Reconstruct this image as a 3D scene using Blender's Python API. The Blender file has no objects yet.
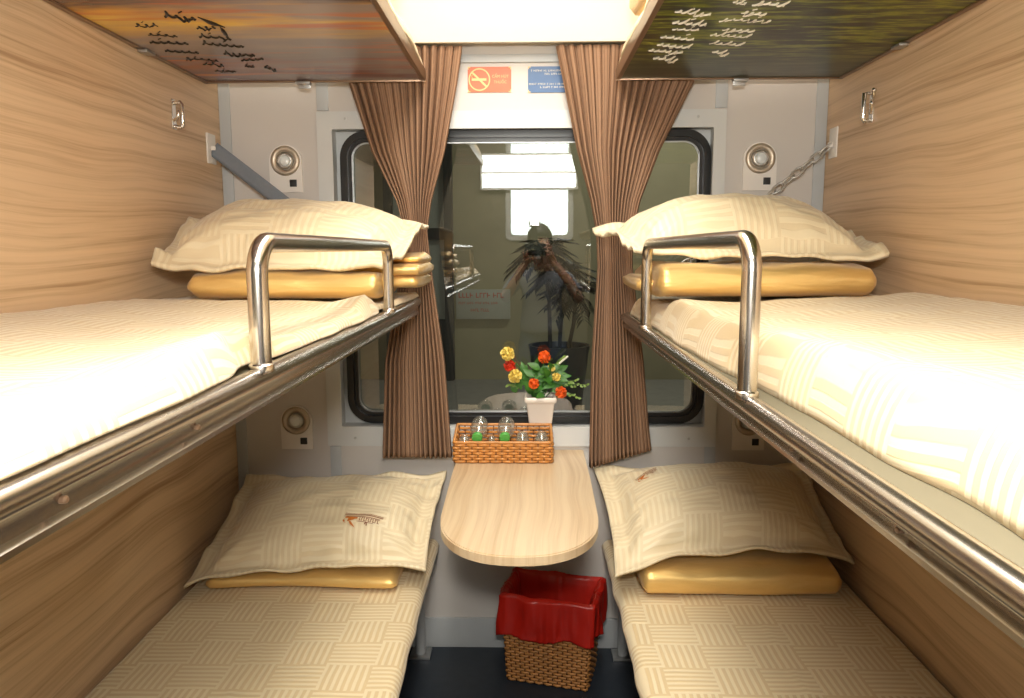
import bpy, bmesh, math, random
from mathutils import Vector, Matrix, noise
random.seed(7)
S = bpy.context.scene
COL = S.collection
PI = math.pi

# ------------------------------------------------------------------ mesh helpers
class MB:
    """collects shapes in world coordinates, builds ONE mesh"""
    def __init__(s): s.v = []; s.f = []; s.uv = {}
    def add(s, vs, fs, uvs=None):
        b = len(s.v); s.v += [tuple(p) for p in vs]
        for i, f in enumerate(fs):
            if uvs is not None: s.uv[len(s.f)] = [uvs[k] for k in f]
            s.f.append([b + k for k in f])
        return s
    def box(s, x0, x1, y0, y1, z0, z1, bev=0.0, rot=None):
        bm = bmesh.new(); bmesh.ops.create_cube(bm, size=1)
        for v in bm.verts:
            v.co = Vector(((v.co.x + .5) * (x1 - x0) + x0, (v.co.y + .5) * (y1 - y0) + y0, (v.co.z + .5) * (z1 - z0) + z0))
        if bev > 0: bmesh.ops.bevel(bm, geom=bm.edges[:], offset=bev, segments=2, profile=.6, affect='EDGES')
        return s._bm(bm, rot)
    def _bm(s, bm, rot=None):
        if rot is not None: bmesh.ops.transform(bm, matrix=rot, verts=bm.verts)
        bm.verts.index_update()
        s.add([v.co.copy() for v in bm.verts], [[v.index for v in f.verts] for f in bm.faces]); bm.free(); return s
    def sphere(s, c, r, sc=(1, 1, 1), seg=16, rot=None):
        bm = bmesh.new(); bmesh.ops.create_uvsphere(bm, u_segments=seg, v_segments=max(6, seg // 2), radius=r)
        M = Matrix.Translation(Vector(c)) @ (rot.to_4x4() if rot else Matrix.Identity(4)) @ Matrix.Diagonal((*sc, 1))
        return s._bm(bm, M)
    def tube(s, pts, r, n=10, closed=False, cap=True, twist=None):
        pts = [Vector(p) for p in pts]; N = len(pts); rs = r if isinstance(r, (list, tuple)) else [r] * N
        up = None; vs = []
        for i, p in enumerate(pts):
            if closed: t = pts[(i + 1) % N] - pts[i - 1]
            else: t = pts[min(i + 1, N - 1)] - pts[max(i - 1, 0)]
            t.normalize()
            if up is None:
                up = Vector((0, 0, 1)) if abs(t.z) < .9 else Vector((1, 0, 0))
            a = (up - t * up.dot(t))
            if a.length < 1e-6: a = t.orthogonal()
            a.normalize(); up = a; b = t.cross(a)
            for k in range(n):
                th = 2 * PI * k / n; vs.append(p + (a * math.cos(th) + b * math.sin(th)) * rs[i])
        fs = []
        for i in range(N if closed else N - 1):
            j = (i + 1) % N
            for k in range(n):
                l = (k + 1) % n; fs.append([i * n + k, i * n + l, j * n + l, j * n + k])
        if cap and not closed: fs.append(list(range(n))[::-1]); fs.append([(N - 1) * n + k for k in range(n)])
        return s.add(vs, fs)
    def lathe(s, prof, c, axis=None, n=28):
        """prof = [(radius, height)], revolved about axis through c"""
        ax = Vector(axis or (0, 0, 1)).normalized(); a = ax.orthogonal().normalized(); b = ax.cross(a); c = Vector(c)
        vs = []; fs = []
        for r, h in prof:
            for k in range(n):
                th = 2 * PI * k / n; vs.append(c + ax * h + (a * math.cos(th) + b * math.sin(th)) * r)
        for i in range(len(prof) - 1):
            for k in range(n):
                l = (k + 1) % n; fs.append([i * n + k, i * n + l, (i + 1) * n + l, (i + 1) * n + k])
        return s.add(vs, fs)
    def prism(s, poly, fn, d0, d1):
        """poly = 2D outline, fn(a,b,d) -> point"""
        n = len(poly); vs = [fn(a, b, d0) for a, b in poly] + [fn(a, b, d1) for a, b in poly]
        fs = [list(range(n))[::-1], [n + k for k in range(n)]] + [[k, (k + 1) % n, n + (k + 1) % n, n + k] for k in range(n)]
        return s.add(vs, fs)
    def grid(s, nu, nv, fn, uvf=None, closed_u=False):
        vs = []; uv = []
        for j in range(nv + 1):
            for i in range(nu + 1):
                u, v = i / nu, j / nv; vs.append(fn(u, v)); uv.append(uvf(u, v) if uvf else (u, v))
        fs = [[j * (nu + 1) + i, j * (nu + 1) + i + 1, (j + 1) * (nu + 1) + i + 1, (j + 1) * (nu + 1) + i] for j in range(nv) for i in range(nu)]
        return s.add(vs, fs, uv)

ORG = {}
def props(o, label=None, cat=None, group=None, kind=None):
    if label: o['label'] = label
    if cat: o['category'] = cat
    if group: o['group'] = group
    if kind: o['kind'] = kind
    return o
def thing(name, loc, label, cat, group=None):
    o = bpy.data.objects.new(name, None); o.empty_display_size = .05; COL.objects.link(o); o.location = loc; ORG[o.name] = Vector(loc)
    return props(o, label, cat, group)
def obj(name, mb, mat, parent=None, label=None, cat=None, group=None, kind=None, smooth=30, weld=True, solid=0):
    xs = [p[0] for p in mb.v]; ys = [p[1] for p in mb.v]; zs = [p[2] for p in mb.v]
    org = ORG[parent.name] if parent is not None else Vector(((min(xs) + max(xs)) / 2, (min(ys) + max(ys)) / 2, min(zs)))
    me = bpy.data.meshes.new(name); me.from_pydata([Vector(p) - org for p in mb.v], [], mb.f)
    if mb.uv:
        l = me.uv_layers.new(name='UVMap')
        for pi, uvs in mb.uv.items():
            for k, li in enumerate(me.polygons[pi].loop_indices): l.data[li].uv = uvs[k]
    bm = bmesh.new(); bm.from_mesh(me)
    if weld: bmesh.ops.remove_doubles(bm, verts=bm.verts, dist=1e-5)
    bmesh.ops.recalc_face_normals(bm, faces=bm.faces); bm.to_mesh(me); bm.free()
    if smooth:
        for p in me.polygons: p.use_smooth = True
        if smooth < 180: me.set_sharp_from_angle(angle=math.radians(smooth))
    me.materials.append(mat)
    o = bpy.data.objects.new(name, me); COL.objects.link(o)
    if parent is not None: o.parent = parent
    else: o.location = org
    ORG[o.name] = org
    if solid:
        m = o.modifiers.new('thickness', 'SOLIDIFY'); m.thickness = solid; m.offset = 0
    return props(o, label, cat, group, kind)
def copy_tree(o, parent=None):
    c = o.copy(); COL.objects.link(c)
    if parent is not None: c.parent = parent
    for ch in [x for x in o.children]: copy_tree(ch, c)
    return c
def struct(name, mb, mat, **k): return obj(name, mb, mat, kind='structure', **k)
def lerp(a, b, t): return a + (b - a) * t
def sm(t): t = max(0, min(1, t)); return t * t * (3 - 2 * t)
def nz(x, y, z=0): return noise.noise(Vector((x, y, z)))
def rrect(x0, x1, z0, z1, r, n=8):
    out = []
    for cx, cz, a0 in ((x1 - r, z1 - r, 0), (x0 + r, z1 - r, 90), (x0 + r, z0 + r, 180), (x1 - r, z0 + r, 270)):
        for k in range(n + 1):
            a = math.radians(a0 + 90 * k / n); out.append((cx + r * math.cos(a), cz + r * math.sin(a)))
    return out
def ring(mb, outer, inner, fn, d0, d1):
    n = len(outer); vs = []
    for d in (d0, d1):
        vs += [fn(a, b, d) for a, b in outer]; vs += [fn(a, b, d) for a, b in inner]
    fs = []
    for k in range(n):
        l = (k + 1) % n
        fs += [[k, l, n + l, n + k], [2 * n + k, 3 * n + k, 3 * n + l, 2 * n + l], [k, 2 * n + k, 2 * n + l, l], [n + k, n + l, 3 * n + l, 3 * n + k]]
    return mb.add(vs, fs)
XZ = lambda a, b, d: Vector((a, d, b))

# ------------------------------------------------------------------ materials
class NT:
    def __init__(s, name):
        s.m = bpy.data.materials.new(name); s.m.use_nodes = True; s.t = s.m.node_tree; s.t.nodes.clear()
        s.out = s.t.nodes.new('ShaderNodeOutputMaterial')
    def n(s, typ, ins=None, **kw):
        d = s.t.nodes.new('ShaderNode' + typ)
        for k, v in kw.items(): setattr(d, k, v)
        for k, v in (ins or {}).items(): s.set(d.inputs[k], v)
        return d
    def set(s, i, v):
        if isinstance(v, bpy.types.NodeSocket): s.t.links.new(v, i)
        elif isinstance(v, bpy.types.Node): s.t.links.new(v.outputs[0], i)
        else:
            if hasattr(i.default_value, '__len__') and len(i.default_value) == 4 and len(v) == 3: v = (*v, 1)
            i.default_value = v
    def math(s, op, a, b=None, c=None):
        d = s.n('Math', operation=op); s.set(d.inputs[0], a)
        if b is not None: s.set(d.inputs[1], b)
        if c is not None: s.set(d.inputs[2], c)
        return d.outputs[0]
    def mix(s, f, a, b, bt='MIX'):
        d = s.n('Mix', data_type='RGBA', blend_type=bt); s.set(d.inputs[0], f); s.set(d.inputs[6], a); s.set(d.inputs[7], b); return d.outputs[2]
    def ramp(s, f, stops):
        d = s.n('ValToRGB'); e = d.color_ramp.elements
        while len(e) < len(stops): e.new(.5)
        for el, (p, c) in zip(e, stops): el.position = p; el.color = (*c, 1) if len(c) == 3 else c
        s.set(d.inputs[0], f); return d.outputs[0]
    def pbr(s, col, rough=.5, metal=0, spec=.5, bump=None, bstr=.3, bdist=.002, **ins):
        b = s.n('BsdfPrincipled'); s.set(b.inputs['Base Color'], col); s.set(b.inputs['Roughness'], rough); b.inputs['Metallic'].default_value = metal
        b.inputs['Specular IOR Level'].default_value = spec
        for k, v in ins.items(): s.set(b.inputs[k.replace('_', ' ')], v)
        if bump is not None:
            bp = s.n('Bump', {'Height': bump, 'Strength': bstr, 'Distance': bdist}); s.set(b.inputs['Normal'], bp)
        s.t.links.new(b.outputs[0], s.out.inputs[0]); return s.m
    def xyz(s, kind='Object'):
        tc = s.n('TexCoord'); sp = s.n('SeparateXYZ', {0: tc.outputs[kind]}); return sp.outputs
    def vec(s, x, y, z=0.0):
        c = s.n('CombineXYZ'); s.set(c.inputs[0], x); s.set(c.inputs[1], y); s.set(c.inputs[2], z); return c.outputs[0]
    def noise(s, vec, scale=1, detail=3, rough=.5, dist=0):
        d = s.n('TexNoise', {'Vector': vec, 'Scale': scale, 'Detail': detail, 'Roughness': rough, 'Distortion': dist}); return d.outputs[0]

def plain(name, col, rough=.5, metal=0, spec=.5, var=.06, scale=14, bump=0, **ins):
    t = NT(name); p = t.xyz(); v = t.vec(p[0], p[1], p[2]); n = t.noise(v, scale, 4)
    c = t.mix(n, tuple(x * (1 - var) for x in col), tuple(min(1, x * (1 + var)) for x in col))
    return t.pbr(c, rough, metal, spec, bump=(t.noise(v, scale * 12, 3) if bump else None), bstr=bump, **ins)

def wood(name, cross, light, mid, dark, rough=.35, along=1, k=1.0):
    t = NT(name); p = t.xyz(); c = p[cross]; l = p[along]
    warp = t.noise(t.vec(t.math('MULTIPLY', c, 1.6 * k), t.math('MULTIPLY', l, .9), 0.3), 1, 2)
    w2 = t.noise(t.vec(t.math('MULTIPLY', c, 9 * k), t.math('MULTIPLY', l, 1.3), 4.1), 1, 3)
    cc = t.math('ADD', c, t.math('MULTIPLY', warp, .16 / k)); cc = t.math('ADD', cc, t.math('MULTIPLY', w2, .018 / k))
    b1 = t.noise(t.vec(t.math('MULTIPLY', cc, 30 * k), t.math('MULTIPLY', l, .45), 1.7), 1, 6, .68)
    b2 = t.noise(t.vec(t.math('MULTIPLY', cc, 95 * k), t.math('MULTIPLY', l, 1.3), 5.2), 1, 4, .65)
    fib = t.noise(t.vec(t.math('MULTIPLY', cc, 420), t.math('MULTIPLY', l, 7), 2.2), 1, 2)
    b = t.math('ADD', t.math('MULTIPLY', b1, .58), t.math('ADD', t.math('MULTIPLY', b2, .34), t.math('MULTIPLY', fib, .08)))
    col = t.ramp(b, [(.36, dark), (.455, mid), (.53, light), (.66, tuple(min(1, x * 1.08) for x in light))])
    return t.pbr(col, rough, 0, .4, bump=fib, bstr=.05)

def weave(name, a, b, cell=.11, n=7, rough=.55, sheen=.2):
    """damask sheet: blocks of parallel ribs, turned by a quarter from block to block (UV in metres)"""
    t = NT(name); p = t.xyz('UV'); u, v = p[0], p[1]
    wob = t.noise(t.vec(u, v), 9, 2)
    u = t.math('ADD', u, t.math('MULTIPLY', wob, .006))
    U = t.math('DIVIDE', u, cell); V = t.math('DIVIDE', v, cell * .92)
    par = t.math('MODULO', t.math('ADD', t.math('FLOOR', U), t.math('FLOOR', V)), 2.0); par = t.math('ABSOLUTE', par)
    su = t.math('SINE', t.math('MULTIPLY', U, 2 * PI * n)); sv = t.math('SINE', t.math('MULTIPLY', V, 2 * PI * (n - 1)))
    st = t.math('ADD', t.math('MULTIPLY', su, par), t.math('MULTIPLY', sv, t.math('SUBTRACT', 1, par)))
    f = t.n('MapRange', {0: st, 1: -.25, 2: .35, 3: 0.0, 4: 1.0}).outputs[0]
    fine = t.noise(t.vec(t.math('MULTIPLY', u, 900), t.math('MULTIPLY', v, 900)), 1, 1)
    wr = t.noise(t.vec(u, v), 14, 4)
    h = t.math('ADD', t.math('MULTIPLY', f, .45), t.math('ADD', t.math('MULTIPLY', fine, .1), t.math('MULTIPLY', wr, 1.4)))
    return t.pbr(t.mix(f, a, b), t.mix(f, (rough,) * 3, (rough - .15,) * 3), 0, .35, bump=h, bstr=.35, bdist=.004, Sheen_Weight=sheen)

M = {}
M['wood'] = wood('light_wood_laminate', 2, (.70, .505, .32), (.60, .415, .25), (.40, .24, .13))
M['table_wood'] = wood('table_wood_laminate', 0, (.70, .54, .35), (.64, .47, .29), (.52, .36, .2), rough=.3, k=.9)
M['white'] = plain('painted_wall_panel', (.60, .565, .53), .45, var=.03, scale=5)
M['grey'] = plain('grey_painted_trim', (.47, .49, .50), .4, var=.05)
M['frame'] = plain('window_frame_paint', (.62, .63, .62), .4, var=.03)
M['cream_ceiling'] = plain('cream_ceiling_panel', (.86, .83, .70), .5, var=.01)
M['floor'] = plain('navy_rubber_floor', (.022, .03, .042), .42, var=.3, scale=40, bump=.1)
M['steel'] = plain('polished_steel', (.60, .57, .54), .20, 1, var=.05, scale=30)
M['dim_rail_steel'] = plain('edge_rail_steel_dimmed', (.46, .43, .40), .24, 1, var=.06, scale=30)  # darker copy of the steel: dim reflections of the lower area put into the colour
M['chrome'] = plain('chrome', (.82, .81, .8), .12, 1, var=.02)
M['dull_steel'] = plain('galvanised_steel', (.5, .5, .49), .38, 1, var=.15, scale=60)
M['sheet'] = weave('cream_damask_sheet', (.67, .52, .30), (.79, .67, .45))
M['pillowcase'] = weave('cream_damask_pillowcase', (.74, .615, .405), (.80, .69, .48), cell=.115)
M['plain_cloth'] = plain('cream_cloth', (.74, .64, .46), .8, var=.06, bump=.2)
M['tick'] = plain('mattress_ticking', (.135, .118, .075), .8, var=.08)
t = NT('gold_satin'); p = t.xyz(); n1 = t.noise(t.vec(t.math('MULTIPLY', p[0], 7), t.math('MULTIPLY', p[1], 22), t.math('MULTIPLY', p[2], 46)), 1, 4, .6, .6)
n2 = t.noise(t.vec(p[0], p[1], p[2]), 900, 1)
M['gold'] = t.pbr(t.mix(n1, (.76, .48, .14), (.90, .64, .26)), .40, .6, .7, bump=t.math('ADD', n1, t.math('MULTIPLY', n2, .02)), bstr=.32, bdist=.012, Sheen_Weight=.15)
t = NT('brown_curtain_weave'); p = t.xyz('UV')
ln = t.math('SINE', t.math('MULTIPLY', p[0], 2 * PI / .0085)); hl = t.noise(t.vec(t.math('MULTIPLY', p[0], 500), t.math('MULTIPLY', p[1], 60)), 1, 2)
hv = t.noise(t.vec(t.math('MULTIPLY', p[0], 60), t.math('MULTIPLY', p[1], 700)), 1, 2)
f = t.n('MapRange', {0: ln, 1: .35, 2: 1.0, 3: 0.0, 4: .75}).outputs[0]
base = t.mix(t.math('MULTIPLY', t.math('ADD', hl, hv), .5), (.255, .150, .092), (.345, .215, .140))
M['curtain'] = t.pbr(t.mix(f, base, (.15, .082, .05)), .85, 0, .1, bump=t.math('ADD', hl, hv), bstr=.2)
M['rubber'] = plain('black_rubber', (.012, .012, .012), .3, var=.1)
M['black'] = plain('black_plastic', (.015, .015, .016), .4, var=.1)
M['white_plastic'] = plain('white_plastic', (.80, .76, .71), .35, var=.02)
M['bezel'] = plain('nickel_ring', (.56, .48, .38), .42, .7, var=.08)
t = NT('frosted_lens'); M['lens'] = t.pbr((.72, .76, .76), .2, 0, .6)
M['chain'] = plain('zinc_chain', (.62, .61, .58), .42, .7, var=.1, scale=60)
M['brown_metal'] = plain('brown_anodised_edge', (.24, .15, .09), .3, .55, var=.12, scale=30)
M['strap'] = plain('grey_webbing', (.20, .225, .26), .75, var=.1, scale=90, bump=.3)
M['wicker'] = plain('varnished_wicker', (.56, .235, .055), .38, var=.35, scale=70)
M['wicker_dark'] = plain('brown_wicker', (.46, .20, .055), .45, var=.35, scale=60)
M['wicker_base'] = plain('wicker_core', (.14, .05, .015), .7, var=.2, scale=60)
M['red_bag'] = plain('red_plastic_film', (.48, .016, .008), .36, var=.15, scale=18, Transmission_Weight=.0)
M['pot'] = plain('white_ceramic', (.82, .74, .66), .25, var=.02)
M['yellow_petal'] = plain('yellow_petals', (.80, .62, .14), .6, var=.15, scale=80)
M['orange_petal'] = plain('orange_petals', (.80, .13, .012), .6, var=.25, scale=80)
M['red_petal'] = plain('red_petals', (.62, .035, .008), .6, var=.25, scale=80)
M['white_petal'] = plain('white_petals', (.75, .75, .62), .6, var=.1)
M['leaf'] = plain('artificial_leaf', (.045, .16, .02), .45, var=.5, scale=40)
M['pale_leaf'] = plain('pale_sprig', (.18, .28, .06), .5, var=.3, scale=60)
M['soil'] = plain('floral_foam', (.06, .05, .025), .9, var=.3)
M['green_cap'] = plain('green_bottle_cap', (.10, .42, .075), .4, var=.05)
M['orange_sign'] = plain('orange_sign_film', (.60, .115, .03), .4, var=.1, scale=8)
M['cream_print'] = plain('cream_print', (.74, .52, .20), .4, var=.02)
M['blue_sign'] = plain('blue_sign_film', (.03, .105, .27), .4, var=.06)
M['white_print'] = plain('white_print', (.80, .76, .66), .4, var=.02)
M['embroidery'] = plain('orange_embroidery', (.58, .17, .02), .6, var=.2, scale=200)
M['embroidery_brown'] = plain('brown_embroidery', (.27, .11, .05), .6, var=.2, scale=200)
def glassy(name, tint, refl=1.0, rough=0.0):
    """thin clear glass: fresnel mix of a see-through and a mirror layer"""
    t = NT(name); lw = t.n('LayerWeight', {'Blend': .5}); fr = t.math('ADD', .05, t.math('MULTIPLY', .8, t.math('POWER', lw.outputs['Facing'], 4.0))); tr = t.n('BsdfTransparent', {0: tint}); gl = t.n('BsdfGlossy', {'Color': (1, 1, 1), 'Roughness': rough})
    mx = t.n('MixShader', {0: t.math('MULTIPLY', fr, refl), 1: tr.outputs[0], 2: gl.outputs[0]}); t.t.links.new(mx.outputs[0], t.out.inputs[0]); return t.m
M['pane'] = glassy('window_pane_glass', (.93, .96, .93), 3.0)
t = NT('clear_drinking_glass'); lw = t.n('LayerWeight', {'Blend': .5}); fr = t.math('ADD', .13, t.math('MULTIPLY', .8, t.math('POWER', lw.outputs['Facing'], 3.0)))
tr = t.n('BsdfTransparent', {0: (.93, .95, .92, 1)}); gl = t.n('BsdfGlossy', {'Color': (1, 1, 1, 1), 'Roughness': .06}); df = t.n('BsdfDiffuse', {0: (.8, .82, .76, 1)})
m1 = t.n('MixShader', {0: .10, 1: tr.outputs[0], 2: df.outputs[0]}); mx = t.n('MixShader', {0: fr, 1: m1.outputs[0], 2: gl.outputs[0]}); t.t.links.new(mx.outputs[0], t.out.inputs[0]); M['drink_glass'] = t.m
def lamp_mat(name, col, st):
    t = NT(name); e = t.n('Emission', {0: col, 1: st}); t.t.links.new(e.outputs[0], t.out.inputs[0]); return t.m

# ================================================================== THE SHELL
HX = .95; YE = -2.04; ZC = 2.46
b = MB().box(-1.4, 1.4, -3.4, 0.0, -.04, 0); struct('floor', b, M['floor'])
# wall_back with the window opening (four pieces of one panel)
RX0, RX1, RZ0, RZ1 = -.605, .612, .765, 1.738
b = MB(); b.box(-1.0, RX0, 0, .10, 0, 2.5); b.box(RX1, 1.0, 0, .10, 0, 2.5); b.box(RX0, RX1, 0, .10, 0, RZ0); b.box(RX0, RX1, 0, .10, RZ1, 2.5)
struct('wall_back', b, M['white'])
struct('wall_left', MB().box(-1.0, -HX, YE, 0, 0, 2.5), M['wood'])
struct('wall_right', MB().box(HX, 1.0, YE, 0, 0, 2.5), M['wood'])
# ceiling: sloping cream panel above the window running into the flat ceiling
pr = [(-.085, 1.962), (-.10, 1.962), (-.13, 2.02), (-.20, 2.16), (-.32, 2.33), (-.46, 2.42), (-.62, 2.455), (-3.4, 2.46), (-3.4, 2.5), (0, 2.5), (0, 2.0)]
b = MB(); b.prism(pr, lambda a, c, d: Vector((d, a, c)), -1.0, 1.0); struct('ceiling', b, M['cream_ceiling'], smooth=40)
struct('baseboard_back', MB().box(-.95, .95, -.012, -.0005, 0, .105, .002), M['grey'])
for i, (x0, x1, z0, z1) in enumerate([(-.949, -.914, .106, 1.95), (.914, .949, .106, 1.95), (-.640, -.603, 1.786, 1.95), (.603, .640, 1.786, 1.95), (-.636, -.600, .106, .706), (.604, .640, .106, .706)]):
    struct('trim_%d' % (i + 1), MB().box(x0, x1, -.006, -.0005, z0, z1, .0015), M['grey'])
struct('trim_7', MB().box(-.60, .60, -.010, -.0005, 1.926, 1.95, .002), M['grey'])
# window: frame, rubber gasket, pane
b = MB(); fo = rrect(-.641, .638, .708, 1.782, .004, 3); fi = rrect(RX0 + .012, RX1 - .012, RZ0 + .008, RZ1 - .010, .004, 3)
ring(b, fo, fi, XZ, -.010, -.0005)
w = struct('window_1', b, M['frame'])
b = MB(); ring(b, rrect(RX0 + .0005, RX1 - .0005, RZ0 + .0005, RZ1 - .0005, .003, 3), rrect(RX0 + .004, RX1 - .004, RZ0 + .004, RZ1 - .004, .003, 3), XZ, 0, .085)
ring(b, rrect(RX0 + .0005, RX1 - .0005, RZ0 + .0005, RZ1 - .0005, .003, 8), rrect(RX0 + .034, RX1 - .034, RZ0 + .034, RZ1 - .034, .06, 8), XZ, .0705, .085)
obj('reveal', b, M['frame'], w)
GX0, GX1, GZ0, GZ1 = -.583, .607, .774, 1.731
b = MB()
for o_, i_, d0, d1 in ((0, .016, .040, .070), (.012, .024, .034, .070), (.022, .036, .046, .070)):
    ring(b, rrect(GX0 + o_, GX1 - o_, GZ0 + o_, GZ1 - o_, .085 - o_, 10), rrect(GX0 + i_, GX1 - i_, GZ0 + i_, GZ1 - i_, .085 - i_, 10), XZ, d0, d1)
obj('gasket', b, M['rubber'], w, label='black rubber gasket')
b = MB(); ring(b, rrect(GX0 + .036, GX1 - .036, GZ0 + .036, GZ1 - .036, .05, 10), rrect(GX0 + .039, GX1 - .039, GZ0 + .039, GZ1 - .039, .047, 10), XZ, .056, .062)
obj('inner_bead', b, M['dull_steel'], w)
gy = math.tan(math.radians(.55))
b = MB(); poly = rrect(GX0 + .02, GX1 - .02, GZ0 + .02, GZ1 - .02, .07, 8); n = len(poly)
b.add([Vector((a, .064 - a * gy, c)) for a, c in poly], [list(range(n))]); obj('pane', b, M['pane'], w, smooth=0)
for x, z in ((-.55, .735), (.55, .735), (-.55, 1.76), (.55, 1.76)):
    b = MB(); b.lathe([(0, -.013), (.004, -.0125), (.0045, -.010)], (x, 0, z), (0, 1, 0), 10); obj('screw', b, M['dull_steel'], w)

# ================================================================== BERTHS
def mid_berth(s, name_side, lip, low, posts, topz, lab):
    t = thing('middle_berth', (s * .6, -1.03, low), lab, 'berth', 'middle berths')
    y0, y1 = -2.02, -.115
    zp = lip - .006
    b = MB(); b.box(min(s * .325, s * .946), max(s * .325, s * .946), y0, y1, zp - .034, zp, .003); obj('platform', b, M['tick'], t)
    # steel rail, profile in (outward, z): outward > 0 points to the aisle
    xr = .31
    prof = [(-.016, lip - .004), (-.010, lip + .001), (-.003, lip + .002), (.004, lip - .001), (.009, lip - .007), (.010, lip - .013), (.007, lip - .018), (.001, (lip + low) / 2), (-.004, low + .009), (.001, low + .005), (.001, low), (-.008, low - .002), (-.014, low)]
    b = MB(); N = len(prof)
    def path(k):
        # straight run then a rounded turn at the window end
        if k == 0: return Vector((s * xr, y0, 0)), Vector((-s, 0, 0))
        if k == 1: return Vector((s * xr, y1 - .05, 0)), Vector((-s, 0, 0))
        a = math.radians(90 * (k - 1) / 7); c = Vector((s * (xr + .05), y1 - .05, 0))
        d = Vector((-s * math.cos(a), math.sin(a), 0)); return c + d * .05, d
    K = 9; vs = []
    for k in range(K):
        c, d = path(k)
        for o_, z in prof: vs.append(c + d * o_ + Vector((0, 0, z)))
    c, d = path(8); 
    for o_, z in prof: vs.append(Vector((s * .94, y1, 0)) + Vector((0, 1, 0)) * o_ + Vector((0, 0, z)))
    K += 1
    b.add(vs, [[k * N + i, k * N + (i + 1) % N, (k + 1) * N + (i + 1) % N, (k + 1) * N + i] for k in range(K - 1) for i in range(N)] + [list(range(N))])
    r = obj('edge_rail', b, M['dim_rail_steel'], t, label='polished steel edge rail', smooth=50)
    for y in ((-1.905, -1.69) if s < 0 else (-1.845, -1.61)):
        b = MB(); b.lathe([(0, .0050), (.0018, .0047), (.0030, .0035), (.0030, -.003)], (s * xr, y, (lip + low) / 2 - .004), (-s, 0, 0), 12)
        obj('rivet', b, M['brown_metal'], r)
    # guard rail: one bent tube
    R = .042; ya, yb = posts; pts = [(s * xr, ya, lip - .004)]
    for k in range(9):
        a = math.radians(90 * k / 8); pts.append((s * xr, ya + R - R * math.cos(a), topz - R + R * math.sin(a)))
    for k in range(9):
        a = math.radians(90 * k / 8); pts.append((s * xr, yb - R + R * math.sin(a), topz - R + R * math.cos(a)))
    pts.append((s * xr, yb, lip - .004))
    b = MB(); b.tube(pts, .0128, 16); g = obj('guard_rail', b, M['steel'], t, label='bent stainless steel guard rail', smooth=60)
    for y in posts:
        b = MB(); b.lathe([(.0125, .006), (.0150, .004), (.0158, 0), (.0158, -.004)], (s * xr, y, lip + .002), None, 20); obj('weld_collar', b, M['steel'], g)
    return t
mid_berth(-1, 'l', 1.207, 1.160, (-1.50, -.64), 1.363, 'middle berth with steel edge rail and guard rail held by the grey strap')
mid_berth(1, 'r', 1.160, 1.122, (-1.43, -.58), 1.366, 'middle berth with steel edge rail and guard rail held by the chain')

def slab(nx, ny, xf, y0, y1, ztop, zbot, r, rise=None, amp=.004, seed=0, fr=7):
    """soft mattress: xf(y)->(inner x, outer x); rounded rim of radius r; rise(u,v) extra height"""
    def par(n, L):  # parameter list denser at both rims
        e = [0, .01, .05, .13, .25, .42, .65, 1.0]; a = [k * r / L for k in e]; mid = [lerp(a[-1], 1 - a[-1], k / n) for k in range(1, n)]
        return a + mid + [1 - k for k in reversed(a)]
    us = par(nx, .6); vs_ = par(ny, y1 - y0); b = MB(); nu, nv = len(us) - 1, len(vs_) - 1
    def hgt(u, v):
        d = min(u, 1 - u) * .6 / r; e = min(v, 1 - v) * (y1 - y0) / r
        f = lambda q: math.sqrt(max(0, 1 - (1 - min(1, q)) ** 2))
        return f(d) * f(e)
    def top(i, j):
        u, v = us[i], vs_[j]; y = lerp(y0, y1, v); a, c = xf(y); x = lerp(a, c, u); h = hgt(u, v)
        z = zbot + (ztop - zbot) * h + h * ((rise(u, y) if rise else 0) + amp * nz(x * fr + seed, y * fr, seed) + amp * .5 * nz(x * fr * 3, y * fr * 3 + seed, 2))
        wob = .006 * nz(y * 9 + seed, u * 3, 4) * (1 if u > .5 else 0) * (1 - h)
        return Vector((x + wob, y, z))
    V = []; UV = []
    for j in range(nv + 1):
        for i in range(nu + 1):
            p = top(i, j); V.append(p); e = (1 - hgt(us[i], vs_[j])) * (ztop - zbot) * (1 if us[i] > .5 else -1); UV.append((p.x + (e if min(us[i], 1 - us[i]) * .6 < r else 0), p.y))
    F = [[j * (nu + 1) + i, j * (nu + 1) + i + 1, (j + 1) * (nu + 1) + i + 1, (j + 1) * (nu + 1) + i] for j in range(nv) for i in range(nu)]
    b.add(V, F, UV)
    rim = [(i, 0) for i in range(nu)] + [(nu, j) for j in range(nv)] + [(i, nv) for i in range(nu, 0, -1)] + [(0, j) for j in range(nv, 0, -1)]
    idx = [j * (nu + 1) + i for i, j in rim]; b.add([V[k] for k in idx], [list(range(len(idx)))], [UV[k] for k in idx])
    return b

def lump(y, c, w): return math.exp(-((y - c) / w) ** 2)
# middle berth mattresses
def press(y, a, c): return sm((y - a + .04) / .04) * sm((c + .04 - y) / .04)
def riseL(u, y):
    k = max(0, (u - .80) / .2)
    return -.015 * press(y, -.60, -.16) * (1 - sm((u - .95) / .05)) + .012 * (1 - u) + k * (.030 * lump(y, -.80, .10) + .004 * lump(y, -.40, .2) + .034 * lump(y, -1.56, .14) + .012 * lump(y, -1.9, .2)) * (1 - max(0, (u - .97) / .03)) - .010 * lump(u, .55, .2) * lump(y, -1.2, .5)
def xfL(y): return (-.944, -.313 - .019 * min(1, lump(y, -1.50, .06) + lump(y, -.64, .06)) - .003 * math.sin(y * 8))
b = slab(46, 150, xfL, -1.97, -.13, 1.2295, 1.2110, .022, riseL, .005, 3)
obj('mattress', b, M['sheet'], None, 'cream sheeted mattress on the middle berth with the grey strap', 'mattress', 'sheeted mattresses on the berths', smooth=180)
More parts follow.
